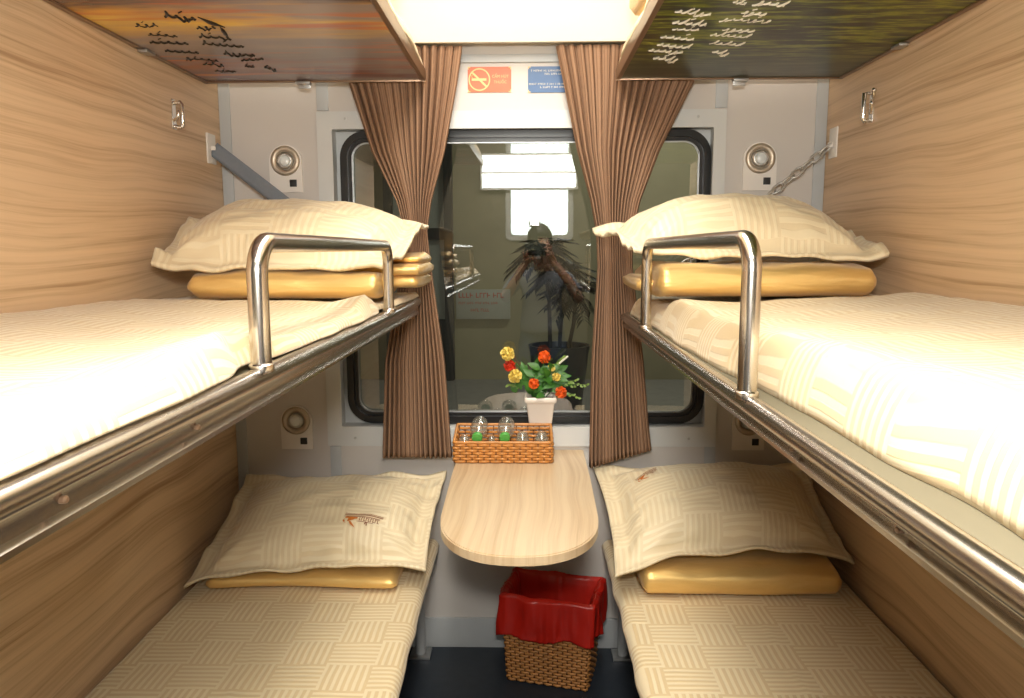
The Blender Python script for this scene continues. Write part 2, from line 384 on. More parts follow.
def riseR(u, y):
    k = max(0, (u - .80) / .2)
    return -.018 * press(y, -.60, -.2) + .026 * (1 - u) ** 2 + k * (.014 * lump(y, -1.55, .25) + .012 * lump(y, -.75, .15)) * (1 - max(0, (u - .97) / .03)) - .008 * lump(u, .7, .15) * lump(y, -1.0, .3)
def xfR(y):
    o_ = .335 + .024 * sm((-y - 1.15) / .35) + .003 * math.sin(y * 9) + .002 * math.sin(y * 23)
    return (.944, o_)
b = slab(46, 110, xfR, -1.97, -.150, 1.230, 1.1548, .045, riseR, .005, 11)
obj('mattress', b, M['sheet'], None, 'cream sheeted mattress drawn back from the rail on the middle berth with the chain', 'mattress', 'sheeted mattresses on the berths', smooth=180)

# lower berths: thin padded board on a grey frame and tube legs
def low_berth(s, lab):
    t = thing('lower_berth', (s * .6, -1.0, 0), lab, 'berth', 'lower berths')
    xo = .268
    b = MB(); b.box(min(s * (xo + .014), s * .946), max(s * (xo + .014), s * .946), -2.02, -.03, .352, .375, .003); obj('platform', b, M['tick'], t)
    b = MB(); b.tube([(s * (xo + .020), -2.02, .360), (s * (xo + .020), -.03, .360)], .013, 12); b.box(min(s * (xo + .02), s * .94), max(s * (xo + .02), s * .94), -.06, -.035, .315, .351)
    b.box(min(s * (xo + .03), s * (xo + .06)), max(s * (xo + .03), s * (xo + .06)), -2.0, -.061, .318, .351); obj('side_frame', b, M['grey'], t)
    for y in (-.062, -1.90):
        b = MB(); b.tube([(s * .338, y, .008), (s * .338, y, .318)], .0165, 14); l = obj('leg', b, M['grey'], t)
        b = MB(); b.box(s * .338 - .034, s * .338 + .034, y - .034, y + .034, .0005, .009, .002); obj('foot_plate', b, M['dull_steel'], l)
    return t
low_berth(-1, 'low berth on grey tube legs under the middle berth with the grey strap')
low_berth(1, 'low berth on grey tube legs under the middle berth with the chain')
def fold(u, y, s):
    return .0022 * math.exp(-((u - .47 - .03 * (y + 1)) / .012) ** 2) + .002 * lump(y, -.66, .010)
b = slab(40, 100, lambda y: (-.944, -.272 + .010 * sm((-y - .4) / .6)), -1.98, -.035, .405, .3755, .022, lambda u, y: fold(u, y, -1), .0025, 21, 5)
obj('mattress', b, M['sheet'], None, 'thin cream sheeted mattress on the low berth, under the pillow with the orange logo', 'mattress', 'sheeted mattresses on the berths', smooth=180)
b = slab(40, 100, lambda y: (.944, .268), -1.98, -.035, .405, .3755, .022, lambda u, y: fold(u, y, 1), .0025, 33, 5)
obj('mattress', b, M['sheet'], None, 'thin cream sheeted mattress on the low berth beside the red-lined waste basket', 'mattress', 'sheeted mattresses on the berths', smooth=180)

# ================================================================== PILLOWS AND BLANKETS
class Pillow:
    def __init__(s, FL, FR, BR, BL, up, down, flu=.86, flv=.84, conc=.03, wave=.008, seed=0, edge=None, sag=0.0, uvo=(0, 0), pw=2.6, arch=0.0):
        s.c = [Vector(p) for p in (FL, FR, BR, BL)]; s.up, s.down, s.flu, s.flv, s.conc, s.wave, s.seed, s.edge, s.sag, s.uvo, s.pw, s.arch = up, down, flu, flv, conc, wave, seed, edge, sag, uvo, pw, arch
        e1 = s.c[1] - s.c[0]; e2 = s.c[3] - s.c[0]; s.nrm = e1.cross(e2).normalized()
        if s.nrm.z < 0: s.nrm = -s.nrm
        s.W = e1.length; s.D = e2.length
    def base(s, u, v):
        uu = u * (1 - s.conc * (1 - v * v)); vv = v * (1 - s.conc * 1.4 * (1 - u * u))
        a, b_ = (uu + 1) / 2, (vv + 1) / 2; FL, FR, BR, BL = s.c
        return FL * (1 - a) * (1 - b_) + FR * a * (1 - b_) + BR * a * b_ + BL * (1 - a) * b_
    def infl(s, u, v):
        a = min(1, abs(u) / s.flu); c = min(1, abs(v) / s.flv); return ((1 - a ** s.pw) ** .62) * ((1 - c ** s.pw) ** .62)
    def rim(s, u, v):
        q = max(abs(u) - s.flu, abs(v) - s.flv, 0) / .15
        w = s.wave * q * nz(u * 3.1 + s.seed, v * 3.1, s.seed)*2
        return w + (s.edge(u, v) if s.edge else 0)
    def pt(s, u, v, top=True, off=0):
        p = s.base(u, v); t = s.infl(u, v)
        crease = .010 * t * nz(u * 3.5 + s.seed, v * 4.5, s.seed + 2) + .004 * nz(u * 9, v * 9 + s.seed, 1) * t
        # puckers running out from the seam towards the corners
        seam = -.006 * math.exp(-(t / .10) ** 2) * (1 if max(abs(u) / s.flu, abs(v) / s.flv) < 1.12 else .0)
        pk = .005 * math.sin((abs(u) - abs(v)) * 22 + s.seed) * math.exp(-((t - .25) / .22) ** 2)
        h = (s.up * t + crease + pk + seam + .0075 + off) if top else -(s.down * t + .0012)
        q = p + s.nrm * h; q.z += s.rim(u, v) + s.arch * (1 - u ** 4) * (1 - v) * .5
        return q
    def uv(s, u, v): return (u * s.W / 2 + s.uvo[0], v * s.D / 2 + s.uvo[1])
    def mesh(s, n=56):
        b = MB(); k = lambda a: a
        b.grid(n, n, lambda a, c: s.pt(a * 2 - 1, c * 2 - 1), lambda a, c: s.uv(a * 2 - 1, c * 2 - 1))
        b.grid(n, n, lambda a, c: s.pt(a * 2 - 1, c * 2 - 1, False), lambda a, c: s.uv(a * 2 - 1, c * 2 - 1))
        # close the rim
        R = [(i / n * 2 - 1, -1) for i in range(n)] + [(1, i / n * 2 - 1) for i in range(n)] + [(1 - i / n * 2, 1) for i in range(n)] + [(-1, 1 - i / n * 2) for i in range(n)]
        m = len(R); b.add([s.pt(*q) for q in R] + [s.pt(*q, False) for q in R], [[i, (i + 1) % m, m + (i + 1) % m, m + i] for i in range(m)], [s.uv(*q) for q in R] * 2)
        return b
def decal(P, polys, ox, oy, sc, ang=0, off=.0025, flip=1):
    """outlines in logo units laid on the top of pillow P"""
    b = MB(); ca, sa = math.cos(ang), math.sin(ang)
    for poly in polys:
        # poly: list of 4 corners -> subdivided strip
        (x0, y0), (x1, y1), (x2, y2), (x3, y3) = poly
        def f(a, c):
            x = lerp(lerp(x0, x1, a), lerp(x3, x2, a), c) * sc; y = lerp(lerp(y0, y1, a), lerp(y3, y2, a), c) * sc
            xx, yy = x * ca - y * sa, x * sa + y * ca
            return P.pt(ox + xx * 2 / P.W, oy + yy * 2 / P.D, True, off)
        b.grid(6, 2, f)
    return b
def logo(P, par, ox, oy, sc, ang=0):
    q = lambda x0, y0, x1, y1, sk=0: [(x0, y0), (x1, y0), (x1 + sk, y1), (x0 + sk, y1)]
    br = [q(0, .30, 1.0, .325), q(0, .345, 1.0, .36, .01), q(0, .24, .93, .26), q(.35, .09, .78, .105)]
    # small block lettering
    for i in range(9):
        x = .40 + i * .058; br += [q(x, .12, x + .018, .235, .01)]
        if i % 2: br += [q(x, .205, x + .05, .225, .01)]
        else: br += [q(x, .125, x + .05, .145)]
    br += [q(.55, .03, .58, .11, .02), q(.60, .0, .63, .11, -.01)]
    og = [[(.02, .19), (.34, .17), (.36, .235), (.06, .24)], [(.10, .06), (.26, .14), (.30, .18), (.12, .19)], [(.20, -.02), (.34, -.10), (.20, .08), (.14, .08)], [(.0, .06), (.22, -.06), (.30, -.09), (.04, .03)], [(-.02, .10), (.03, .04), (.05, .06), (.01, .16)], [(-.02, .10), (.01, .16), (.10, .22), (.08, .235)]]
    obj('embroidered_logo', decal(P, og, ox, oy, sc, ang), M['embroidery'], par, label='orange embroidered emblem', smooth=180)
    obj('embroidered_lettering', decal(P, br, ox, oy, sc, ang, .003), M['embroidery_brown'], par, smooth=180)
def pillow(P, lab):
    return obj('pillow', P.mesh(), M['pillowcase'], None, lab, 'pillow', 'cream damask pillows', smooth=180)

def blanket(name_lab, x0, x1, y0, y1, z0, z1, seed, dx=0.0, parts=True, lean=0.0):
    """folded satin quilt: a stack of soft folds whose front edge is one rounded fold"""
    b = MB(); n, m = 40, 36; w = x1 - x0
    def fn(a, c, top_z, bot_z, xa, xb, ya, yb, sd):
        # a along width, c around the section
        th = c * 2 * PI; cy, cz = (ya + yb) / 2, (top_z + bot_z) / 2; hy, hz = (yb - ya) / 2, (top_z - bot_z) / 2
        e = .62; ca, sa = math.cos(th), math.sin(th)
        py = math.copysign(abs(ca) ** .45, ca) * hy; pz = math.copysign(abs(sa) ** .6, sa) * hz
        k = min(a, 1 - a) * 2; endr = min(1, math.sqrt(max(0, 1 - (1 - min(1, k * w / .024)) ** 2)) + .0)
        x = lerp(xa, xb, a); y = cy + py * (.97 + .03 * endr); z = cz + pz * (.55 + .45 * endr)
        up = max(0, sa)
        z += up * (.009 * nz(x * 7 + sd, y * 6, sd) + .004 * nz(x * 20, y * 14, sd)) + lean * (y - ya) * up
        y += (.016 * nz(x * 4 + sd, 3, sd) + .006 * nz(x * 6 + sd, z * 70, sd)) * (1 if ca < 0 else 0) + dx * (a - .5)
        x += .006 * nz(y * 9, z * 30, sd) * (1 if a > .5 else -1)
        return Vector((x, y, max(z, z0 + .0003)))
    t = thing('folded_blanket', ((x0 + x1) / 2, (y0 + y1) / 2, z0), name_lab, 'blanket', 'folded gold satin blankets')
    def layer(name, tz, bz, xa, xb, ya, yb, sd):
        b = MB(); b.grid(n, m, lambda a, c: fn(a, c, tz, bz, xa, xb, ya, yb, sd))
        for a in (0, 1): b.add([fn(a, k / m, tz, bz, xa, xb, ya, yb, sd) for k in range(m)], [list(range(m))])
        return obj(name, b, M['gold'], t, smooth=180)
    return t, layer
# low berth by the logo pillow
t, L = blanket('gold satin blanket folded flat under the pillow with the orange logo', -.875, -.345, -.45, -.10, .4085, .462, 5, lean=.05)
L('fold', .458, .4085, -.875, -.345, -.45, -.10, 5)
t, L = blanket('gold satin blanket folded thick under the pillow beside the waste basket', .335, .872, -.485, -.12, .4085, .492, 8, lean=.06)
L('fold', .494, .4085, .335, .872, -.485, -.12, 8)
t, L = blanket('gold satin blanket in layered folds under the pillow by the grey strap', -.80, -.335, -.62, -.18, 1.233, 1.306, 13)
L('fold', 1.302, 1.232, -.80, -.340, -.625, -.30, 13)
L('fold', 1.288, 1.251, -.62, -.268, -.45, -.16, 14)
L('fold', 1.318, 1.283, -.62, -.262, -.46, -.17, 15)
L('fold', 1.340, 1.316, -.60, -.266, -.42, -.18, 16)
t, L = blanket('gold satin blanket folded in a thick block under the pillow by the chain', .29, .86, -.62, -.2, 1.234, 1.318, 17)
L('fold', 1.318, 1.234, .335, .855, -.62, -.2, 17)
L('fold', 1.285, 1.245, .295, .885, -.53, -.24, 19)

P1 = Pillow((-.925, -.478, .432), (-.262, -.440, .465), (-.244, -.045, .625), (-.905, -.045, .612), .082, .002, conc=.035, arch=.022, seed=2, wave=.010, uvo=(.02, .01))
pl = pillow(P1, 'cream pillow with the orange embroidered logo on top, on the low berth'); logo(P1, pl, .26, -.52, .112, -.05)
P2 = Pillow((.255, -.500, .475), (.935, -.40, .478), (.925, -.045, .655), (.235, -.045, .645), .108, .001, conc=.05, arch=.040, seed=5, wave=.007, uvo=(.03, .04))
pl = pillow(P2, 'plump cream pillow on the low berth beside the waste basket'); logo(P2, pl, -.70, .26, .08, .45)
def edgeML(u, v):
    return -.020 * max(0, -v - .8) / .2 - .010 * max(0, u - .9) / .1 * max(0, -v) + .012 * math.sin(v * 4) * max(0, abs(u) - .8) / .2
P3 = Pillow((-.895, -.600, 1.328), (-.318, -.60, 1.325), (-.262, -.25, 1.425), (-.915, -.24, 1.45), .085, .003, conc=-.022, seed=9, wave=.010, edge=edgeML, uvo=(.01, .03), pw=3.0)
pillow(P3, 'cream pillow lying on the layered gold blanket by the grey strap')
def edgeMR(u, v):
    return -.014 * max(0, -v - .8) / .2 + .014 * math.sin(v * 5 + 1) * max(0, -u - .8) / .2 + .014 * max(0, u - .85) / .15
P4 = Pillow((.282, -.545, 1.352), (.905, -.55, 1.337), (.925, -.16, 1.40), (.205, -.25, 1.41), .115, .002, conc=.035, seed=15, wave=.012, edge=edgeMR, uvo=(.05, .02), pw=2.5)
pillow(P4, 'cream pillow with an upturned corner lying on the gold blanket by the chain')

# ================================================================== UPPER BERTHS WITH PRINTED UNDERSIDES
def sunset():
    t = NT('sunset_print'); p = t.xyz('UV'); x, y = p[0], p[1]   # x from wall 0 to aisle 1, y from window 0 to door (metres)
    n = t.noise(t.vec(t.math('MULTIPLY', x, 1.3), t.math('MULTIPLY', y, 5.5)), 1.6, 4, .5); n2 = t.noise(t.vec(t.math('MULTIPLY', x, 2.2), t.math('MULTIPLY', y, 14), 3), 1.5, 4)
    f = t.math('ADD', y, t.math('MULTIPLY', t.math('SUBTRACT', n, .5), .20)); f = t.math('ADD', f, t.math('MULTIPLY', t.math('SUBTRACT', n2, .5), .10))
    c = t.ramp(f, [(.0, (.15, .08, .09)), (.12, (.24, .115, .105)), (.21, (.36, .13, .085)), (.29, (.25, .19, .195)), (.44, (.36, .295, .265)), (.53, (.58, .38, .16)), (.60, (.88, .56, .09)), (.69, (.80, .40, .05)), (.75, (.12, .06, .04)), (1.0, (.05, .03, .025))])
    n3 = t.noise(t.vec(t.math('MULTIPLY', x, 1.0), t.math('MULTIPLY', y, 9), 7), 1.8, 3)
    g = t.n('MapRange', {0: n3, 1: .36, 2: .56, 3: 0.1, 4: .9}).outputs[0]
    c = t.mix(t.math('MULTIPLY', g, t.n('MapRange', {0: x, 1: .1, 2: .6, 3: .1, 4: 1.0}).outputs[0]), c, (.29, .245, .245))
    n4 = t.noise(t.vec(t.math('MULTIPLY', x, .9), t.math('MULTIPLY', y, 12), 11), 1.7, 3)
    g = t.n('MapRange', {0: n4, 1: .58, 2: .68, 3: 0.0, 4: .6}).outputs[0]
    c = t.mix(g, c, (.62, .17, .06))
    return t.pbr(c, .24, 0, .45)
def paddy():
    t = NT('green_print'); p = t.xyz('UV'); x, y = p[0], p[1]
    n = t.noise(t.vec(t.math('MULTIPLY', x, 1.6), t.math('MULTIPLY', y, 16)), 2, 5, .6)
    n2 = t.noise(t.vec(t.math('MULTIPLY', x, 5), t.math('MULTIPLY', y, 40), 3), 2, 4, .6)
    f = t.math('ADD', t.math('MULTIPLY', n, .7), t.math('MULTIPLY', n2, .3))
    far = t.n('MapRange', {0: y, 1: .15, 2: .38, 3: 0.0, 4: 1.0}).outputs[0]
    a = t.ramp(f, [(.38, (.008, .006, .004)), (.46, (.032, .026, .012)), (.51, (.07, .085, .012)), (.57, (.24, .27, .02)), (.64, (.10, .085, .03))])
    b_ = t.ramp(f, [(.36, (.020, .026, .014)), (.5, (.045, .056, .030)), (.62, (.085, .098, .05))])
    return t.pbr(t.mix(far, b_, a), .28, 0, .3)
M['sunset'] = sunset(); M['paddy'] = paddy()
M['ink'] = plain('black_ink', (.02, .012, .008), .5); M['white_ink'] = plain('white_ink', (.70, .68, .60), .5)
VERSES_DARK = [(-0.757, -0.744, -0.699, -0.714, 0.046), (-0.855, -0.686, -0.805, -0.669, 0.029), (-0.727, -0.655, -0.682, -0.654, 0.037), (-0.864, -0.606, -0.8, -0.587, 0.036), (-0.751, -0.586, -0.679, -0.575, 0.036), (-0.89, -0.545, -0.802, -0.525, 0.042), (-0.77, -0.526, -0.678, -0.496, 0.039), (-0.891, -0.467, -0.814, -0.436, 0.037), (-0.755, -0.434, -0.681, -0.412, 0.038), (-0.876, -0.39, -0.798, -0.356, 0.035), (-0.736, -0.365, -0.671, -0.373, 0.036), (-0.856, -0.327, -0.801, -0.314, 0.034), (-0.751, -0.302, -0.728, -0.29, 0.033), (-0.705, -0.284, -0.681, -0.248, 0.044), (-0.855, -0.251, -0.798, -0.237, 0.029)]
VERSES_PALE = [(0.438, -0.801, 0.468, -0.782, 0.031), (0.487, -0.797, 0.553, -0.77, 0.037), (0.332, -0.74, 0.416, -0.717, 0.033), (0.475, -0.727, 0.533, -0.712, 0.037), (0.342, -0.667, 0.423, -0.643, 0.04), (0.446, -0.684, 0.56, -0.666, 0.028), (0.352, -0.614, 0.416, -0.604, 0.027), (0.468, -0.606, 0.546, -0.588, 0.035), (0.336, -0.553, 0.422, -0.525, 0.037), (0.45, -0.567, 0.545, -0.539, 0.037), (0.338, -0.484, 0.426, -0.453, 0.04), (0.466, -0.491, 0.55, -0.47, 0.035), (0.325, -0.43, 0.42, -0.408, 0.038), (0.492, -0.415, 0.541, -0.384, 0.038), (0.352, -0.357, 0.422, -0.323, 0.046)]
def upper_berth(s, mat, lab):
    t = thing('upper_berth', (s * .62, -1.0, 1.8505), lab, 'berth', 'upper berths')
    xa, xb, y0, y1, z = .282, .946, -2.02, -.105, 1.8505
    X = lambda a: s * a
    b = MB(); b.box(min(X(xa + .004), X(xb)), max(X(xa + .004), X(xb)), y0, y1, z + .003, z + .032); obj('board', b, M['brown_metal'], t)
    b = MB(); q0, q1 = xa + .014, xb - .012
    b.add([(X(q1), -1.95, z + .001), (X(q0), -1.95, z + .001), (X(q0), y1 - .012, z + .001), (X(q1), y1 - .012, z + .001), (X(q1), -1.95, z + .003), (X(q0), -1.95, z + .003), (X(q0), y1 - .012, z + .003), (X(q1), y1 - .012, z + .003)],
          [[0, 1, 2, 3], [4, 5, 6, 7], [0, 1, 5, 4], [1, 2, 6, 5], [2, 3, 7, 6], [3, 0, 4, 7]], [(0, 1.93), (1, 1.93), (1, 0), (0, 0)] * 2)
    pn = obj('printed_panel', b, mat, t, label='sunset sky print' if s < 0 else 'dark green landscape print', smooth=0)
    b = MB(); b.box(min(X(xa), X(xa + .014)), max(X(xa), X(xa + .014)), y0, y1, z - .002, z + .034, .003); b.box(min(X(xa), X(xb)), max(X(xa), X(xb)), y1 - .012, y1, z - .003, z + .004, .001); b.box(min(X(xb - .012), X(xb)), max(X(xb - .012), X(xb)), y0, y1, z - .003, z + .004, .001)
    obj('edge_strip', b, M['brown_metal'], t, label='brown metal edge strip')
    for (x, y, ax) in ((.645, y1 - .004, 0), (.944, -.48, 1)):
        b = MB()
        if ax == 0: b.box(X(x) - .022, X(x) + .022, y - .022, y + .003, z - .010, z - .003, .0015); b.box(X(x) - .018, X(x) + .018, y - .002, y + .003, z - .020, z - .003, .001)
        else: b.box(min(X(x - .024), X(x)), max(X(x - .024), X(x)), y - .022, y + .022, z - .010, z - .003, .0015)
        obj('clip', b, M['dull_steel'], t, label='metal retaining clip')
    # handwriting: cursive strokes, each word from its start to its end on the panel
    rnd = random.Random(5 if s < 0 else 9); b = MB()
    for x0, y0_, x1, y1_, h in (VERSES_DARK if s < 0 else VERSES_PALE):
        h *= .62; wl = x1 - x0; n = max(3, round(wl / .016)); pts = []
        for i in range(n):
            k = rnd.choice('mmoolgs'); A = {'m': .55, 'l': 1.35, 'o': .62, 'g': .55, 's': .45}[k]; D = -.75 if k == 'g' else (-.1 if k != 'o' else .05)
            for q in range(10):
                th = q / 10 * 2 * PI; f_ = (i + q / 10 + (.30 if k in 'og' else .22) * math.sin(th)) / n
                py = h * lerp(D, A, .5 - .5 * math.cos(th)); pts.append(Vector((lerp(x0, x1, f_) + py * .25, lerp(y0_, y1_, f_) - py, z + .0003)))
        b.tube(pts, [h * .075 * (.45 + 1.3 * abs(math.sin(i * .33 + x0 * 40))) for i in range(len(pts))], 4)
        if rnd.random() < .8:
            c_ = lerp(x0, x1, rnd.uniform(.3, .7)); yy = (y0_ + y1_) / 2 - h * 1.25
            b.tube([Vector((c_ + k * h * .35, yy - h * .3 * k, z + .0003)) for k in (0, .5, 1)], h * .06, 4)
    if s < 0:
        b.tube([Vector((-.690 + .004 * k, -.735 + .011 * k, z + .0003)) for k in range(8)], [.001, .002, .004, .006, .006, .004, .002, .001], 5)
        b.tube([Vector((-.672 - .002 * k, -.66 + .012 * k, z + .0003)) for k in range(7)], [.001, .003, .005, .004, .005, .003, .001], 5)
        obj('handwriting', b, M['ink'], t, label='black handwritten verses')
    else: obj('handwriting', b, M['white_ink'], t, label='white handwritten verses')
    return t
upper_berth(-1, M['sunset'], 'top berth with a sunset picture and black handwriting printed underneath')
upper_berth(1, M['paddy'], 'top berth with a dark green picture and white handwriting printed underneath')
def topmat(s, lab, seed):
    b = slab(24, 80, lambda y: (s * .940, s * (.283 + .004 * math.sin(y * 14 + seed) + .005 * nz(y * 8, seed))), -1.97, -.11, 1.930, 1.8855, .028, lambda u, y: 0, .005, seed)
    obj('mattress', b, M['plain_cloth'], None, lab, 'mattress', 'sheeted mattresses on the berths', smooth=180)
topmat(-1, 'cream mattress edge showing on the top berth with the sunset picture', 41)
topmat(1, 'cream mattress edge showing on the top berth with the dark green picture', 47)
t, L = blanket('gold satin blanket on the top berth with the sunset picture', -.75, -.288, -.95, -.50, 1.936, 2.02, 23)
L('fold', 2.03, 1.937, -.75, -.288, -.95, -.50, 23)
t, L = blanket('gold satin blanket on the top berth with the dark green picture', .286, .75, -.86, -.36, 1.936, 2.02, 27)
L('fold', 2.03, 1.937, .286, .75, -.86, -.36, 27)

# ================================================================== CURTAINS
def curtain(keys, lab, seed, pleats, hem_tilt=0.0):
    """keys: (z, x0, x1, amp) from top to bottom; pleated cloth hung in front of the window"""
    zt, zb = keys[0][0], keys[-1][0]; NU, NV = 260, 70
    def at(z):
        for k in range(len(keys) - 1):
            if keys[k][0] >= z >= keys[k + 1][0]:
                f = (keys[k][0] - z) / (keys[k][0] - keys[k + 1][0]); 
                return [lerp(keys[k][i], keys[k + 1][i], f) for i in (1, 2, 3)]
        return keys[-1][1:]
    b = MB(); cloth = .78
    def fn(u, v):
        z = lerp(zt, zb, v); x0, x1, am = at(z)
        ph = u * pleats * 2 * PI + 1.3 * nz(u * 4 + seed, v * .7, seed)
        wv = math.sin(ph) + .35 * math.sin(ph * 1.9 + seed)
        gap = .5 + .5 * nz(u * 6, v * 1.2, seed + 3)
        x = lerp(x0, x1, u) + .25 * (x1 - x0) / pleats * math.cos(ph) * .8
        y = -.062 + am * wv * (.6 + .6 * gap) - .010
        if v > .9: z += hem_tilt * (u - .5) * (v - .9) * 10
        return Vector((x, y, z))
    b.grid(NU, NV, fn, lambda u, v: (u * cloth, v * 1.3))
    o = obj('curtain', b, M['curtain'], None, lab, 'curtain', 'brown curtains drawn aside at the window', smooth=180, solid=.0012)
    return o
curtain([(1.957, -.555, -.180, .013), (1.85, -.525, -.196, .014), (1.65, -.46, -.235, .015), (1.50, -.385, -.278, .014), (1.41, -.362, -.292, .012), (1.30, -.375, -.282, .013), (1.0, -.435, -.245, .015), (.69, -.452, -.226, .016)], 'brown pleated curtain pinched behind the pillow by the grey strap', 2, 15)
curtain([(1.957, .100, .560, .013), (1.85, .125, .515, .014), (1.65, .170, .42, .015), (1.50, .213, .365, .014), (1.41, .232, .345, .012), (1.30, .238, .345, .013), (1.0, .222, .385, .015), (.685, .218, .415, .016)], 'brown pleated curtain pinched behind the pillow by the chain', 8, 17, .06)

# ================================================================== TABLE AND WHAT STANDS ON IT
def table_outline():
    out = [(.205, -.002), (.203, -.30), (.196, -.62)]
    for k in range(1, 24):
        a = PI * k / 24; out.append((.194 * math.copysign(abs(math.cos(a)) ** .85, math.cos(a)), -.625 - .245 * abs(math.sin(a)) ** .95))
    return out + [(-.196, -.62), (-.203, -.30), (-.205, -.002)]
TZ = .695
t = thing('folding_table', (0, -.40, TZ - .03), 'pale wood table with a rounded end fixed under the window', 'table')
b = MB(); b.prism(table_outline(), lambda a, c, d: Vector((a, c, d)), TZ - .002, TZ - .022)
inner = [(x * .985, y * .995 if y < -.1 else y) for x, y in table_outline()]
b2 = MB(); b2.prism(inner, lambda a, c, d: Vector((a, c, d)), TZ - .004, TZ)
b.add(b2.v, b2.f); obj('tabletop', b, M['table_wood'], t, smooth=25)
b = MB(); b.box(-.15, .15, -.03, -.0125, TZ - .09, TZ - .0225, .002); b.box(-.012, .012, -.30, -.03, TZ - .045, TZ - .0225, .002); obj('wall_bracket', b, M['dull_steel'], t)

def strand_rows(b, path, zlist, stakes, r, amp, flat=1.0, n=5, sub=2):
    """weaving strands: closed loops that pass in front of and behind the stakes in turn. path(s)->(pos, normal)"""
    for ri, z in enumerate(zlist):
        N = stakes * sub; pts = []
        for i in range(N):
            p, nn = path(i / N, z); s_ = math.cos(PI * i / sub) * (1 if ri % 2 else -1); pts.append(p + nn * amp * s_)
        b.tube(pts, r, n, closed=True)
def rect_path(x0, x1, y0, y1, rot=0, cx=0, cy=0, grow=None):
    W, H = x1 - x0, y1 - y0; L = 2 * (W + H)
    def f(s, z):
        d = s * L
        if d < W: p = (x0 + d, y0); n_ = (0, -1)
        elif d < W + H: p = (x1, y0 + d - W); n_ = (1, 0)
        elif d < 2 * W + H: p = (x1 - (d - W - H), y1); n_ = (0, 1)
        else: p = (x0, y1 - (d - 2 * W - H)); n_ = (-1, 0)
        g = grow(z) if grow else 1
        mx, my = (x0 + x1) / 2, (y0 + y1) / 2; px, py = (p[0] - mx) * g, (p[1] - my) * g
        c, s_ = math.cos(rot), math.sin(rot)
        zz = z + (tilt(py) * max(0, z - .70) / .065 if tilt else 0)
        return Vector((mx + px * c - py * s_, my + px * s_ + py * c, zz)), Vector((n_[0] * c - n_[1] * s_, n_[0] * s_ + n_[1] * c, 0))
    return f
# shallow wicker tray
tilt = lambda py: .24 * (py + .066)
bx0, bx1, by0, by1 = -.211, .100, -.168, -.036
t = thing('wicker_tray', ((bx0 + bx1) / 2, (by0 + by1) / 2, TZ), 'shallow orange wicker tray full of glassware on the table', 'basket')
g_ = lambda z: 1 + .0 * z
f = rect_path(bx0 + .004, bx1 - .004, by0 + .004, by1 - .004, grow=g_)
b = MB(); strand_rows(b, f, [TZ + .006 + .0085 * k for k in range(7)], 46, .0046, .0030, n=6, sub=3); obj('woven_side', b, M['wicker'], t, smooth=180)
b = MB()
for k in range(46):
    p, nn = f(k / 46 + .0001, TZ + .002); b.tube([p, f(k / 46 + .0001, TZ + .064)[0]], .0022, 6)
obj('stake', b, M['wicker_base'], t, smooth=180, kind='stuff')
b = MB(); b.tube([f(k / 96, TZ + .0655)[0] for k in range(96)], .0048, 8, closed=True); obj('rim', b, M['wicker'], t, smooth=180)
b = MB(); b.box(bx0 + .006, bx1 - .006, by0 + .006, by1 - .006, TZ + .0004, TZ + .004); obj('base', b, M['wicker_dark'], t)
# bottles with green caps, lying with their necks to the front
def bottle(cx, lab):
    A = Vector((cx, -.148, TZ + .0785)); B = Vector((cx + .004, -.058, TZ + .103)); ax = (B - A).normalized(); L = (B - A).length
    t = thing('glass_bottle', (cx, -.10, TZ + .045), lab, 'bottle', 'green-capped glass bottles in the tray')
    prof = [(.011, .004), (.0115, .012), (.014, .018), (.022, .027), (.0265, .038), (.0275, .050), (.0275, .080), (.026, .092), (.020, .100), (.010, .103), (0, .102)]
    b = MB(); b.lathe(prof, A, ax, 26); obj('bottle_body', b, M['drink_glass'], t, smooth=180)
    b = MB(); b.lathe([(0, -.007), (.0145, -.0068), (.0162, -.005), (.0165, .006), (.0145, .0075)], A, ax, 24); obj('cap', b, M['green_cap'], t, label='green cap')
bottle(-.136, 'glass bottle with a green cap nearest the sunset-print side of the tray')
bottle(-.050, 'glass bottle with a green cap in the middle of the tray')
def tumbler(cx, cy, r, h, z0, lab, lean=(0, 0, 1)):
    t = thing('drinking_glass', (cx, cy, z0), lab, 'glass', 'drinking glasses turned over in the tray')
    b = MB(); b.lathe([(r * .98, 0), (r, .003), (r * 1.0, h * .35), (r * .96, h * .6), (r * .80, h * .85), (r * .5, h * .97), (0, h), (0, h - .006), (r * .46, h * .97 - .006), (r * .74, h * .83), (r * .90, h * .6), (r * .94, h * .3), (r * .93, .002)], (cx, cy, z0), lean, 28)
    obj('glass_bowl', b, M['drink_glass'], t, smooth=180)
    return t
tumbler(.005, -.118, .0235, .088, TZ + .0045, 'upturned drinking glass next to the middle green-capped bottle')
tumbler(.065, -.118, .0235, .088, TZ + .0045, 'upturned drinking glass at the pot end of the tray')
tumbler(-.0915, -.134, .0125, .078, TZ + .0045, 'narrow drinking glass between the two green-capped bottles')
tumbler(-.178, -.128, .0200, .078, TZ + .0045, 'drinking glass at the curtain end of the tray')

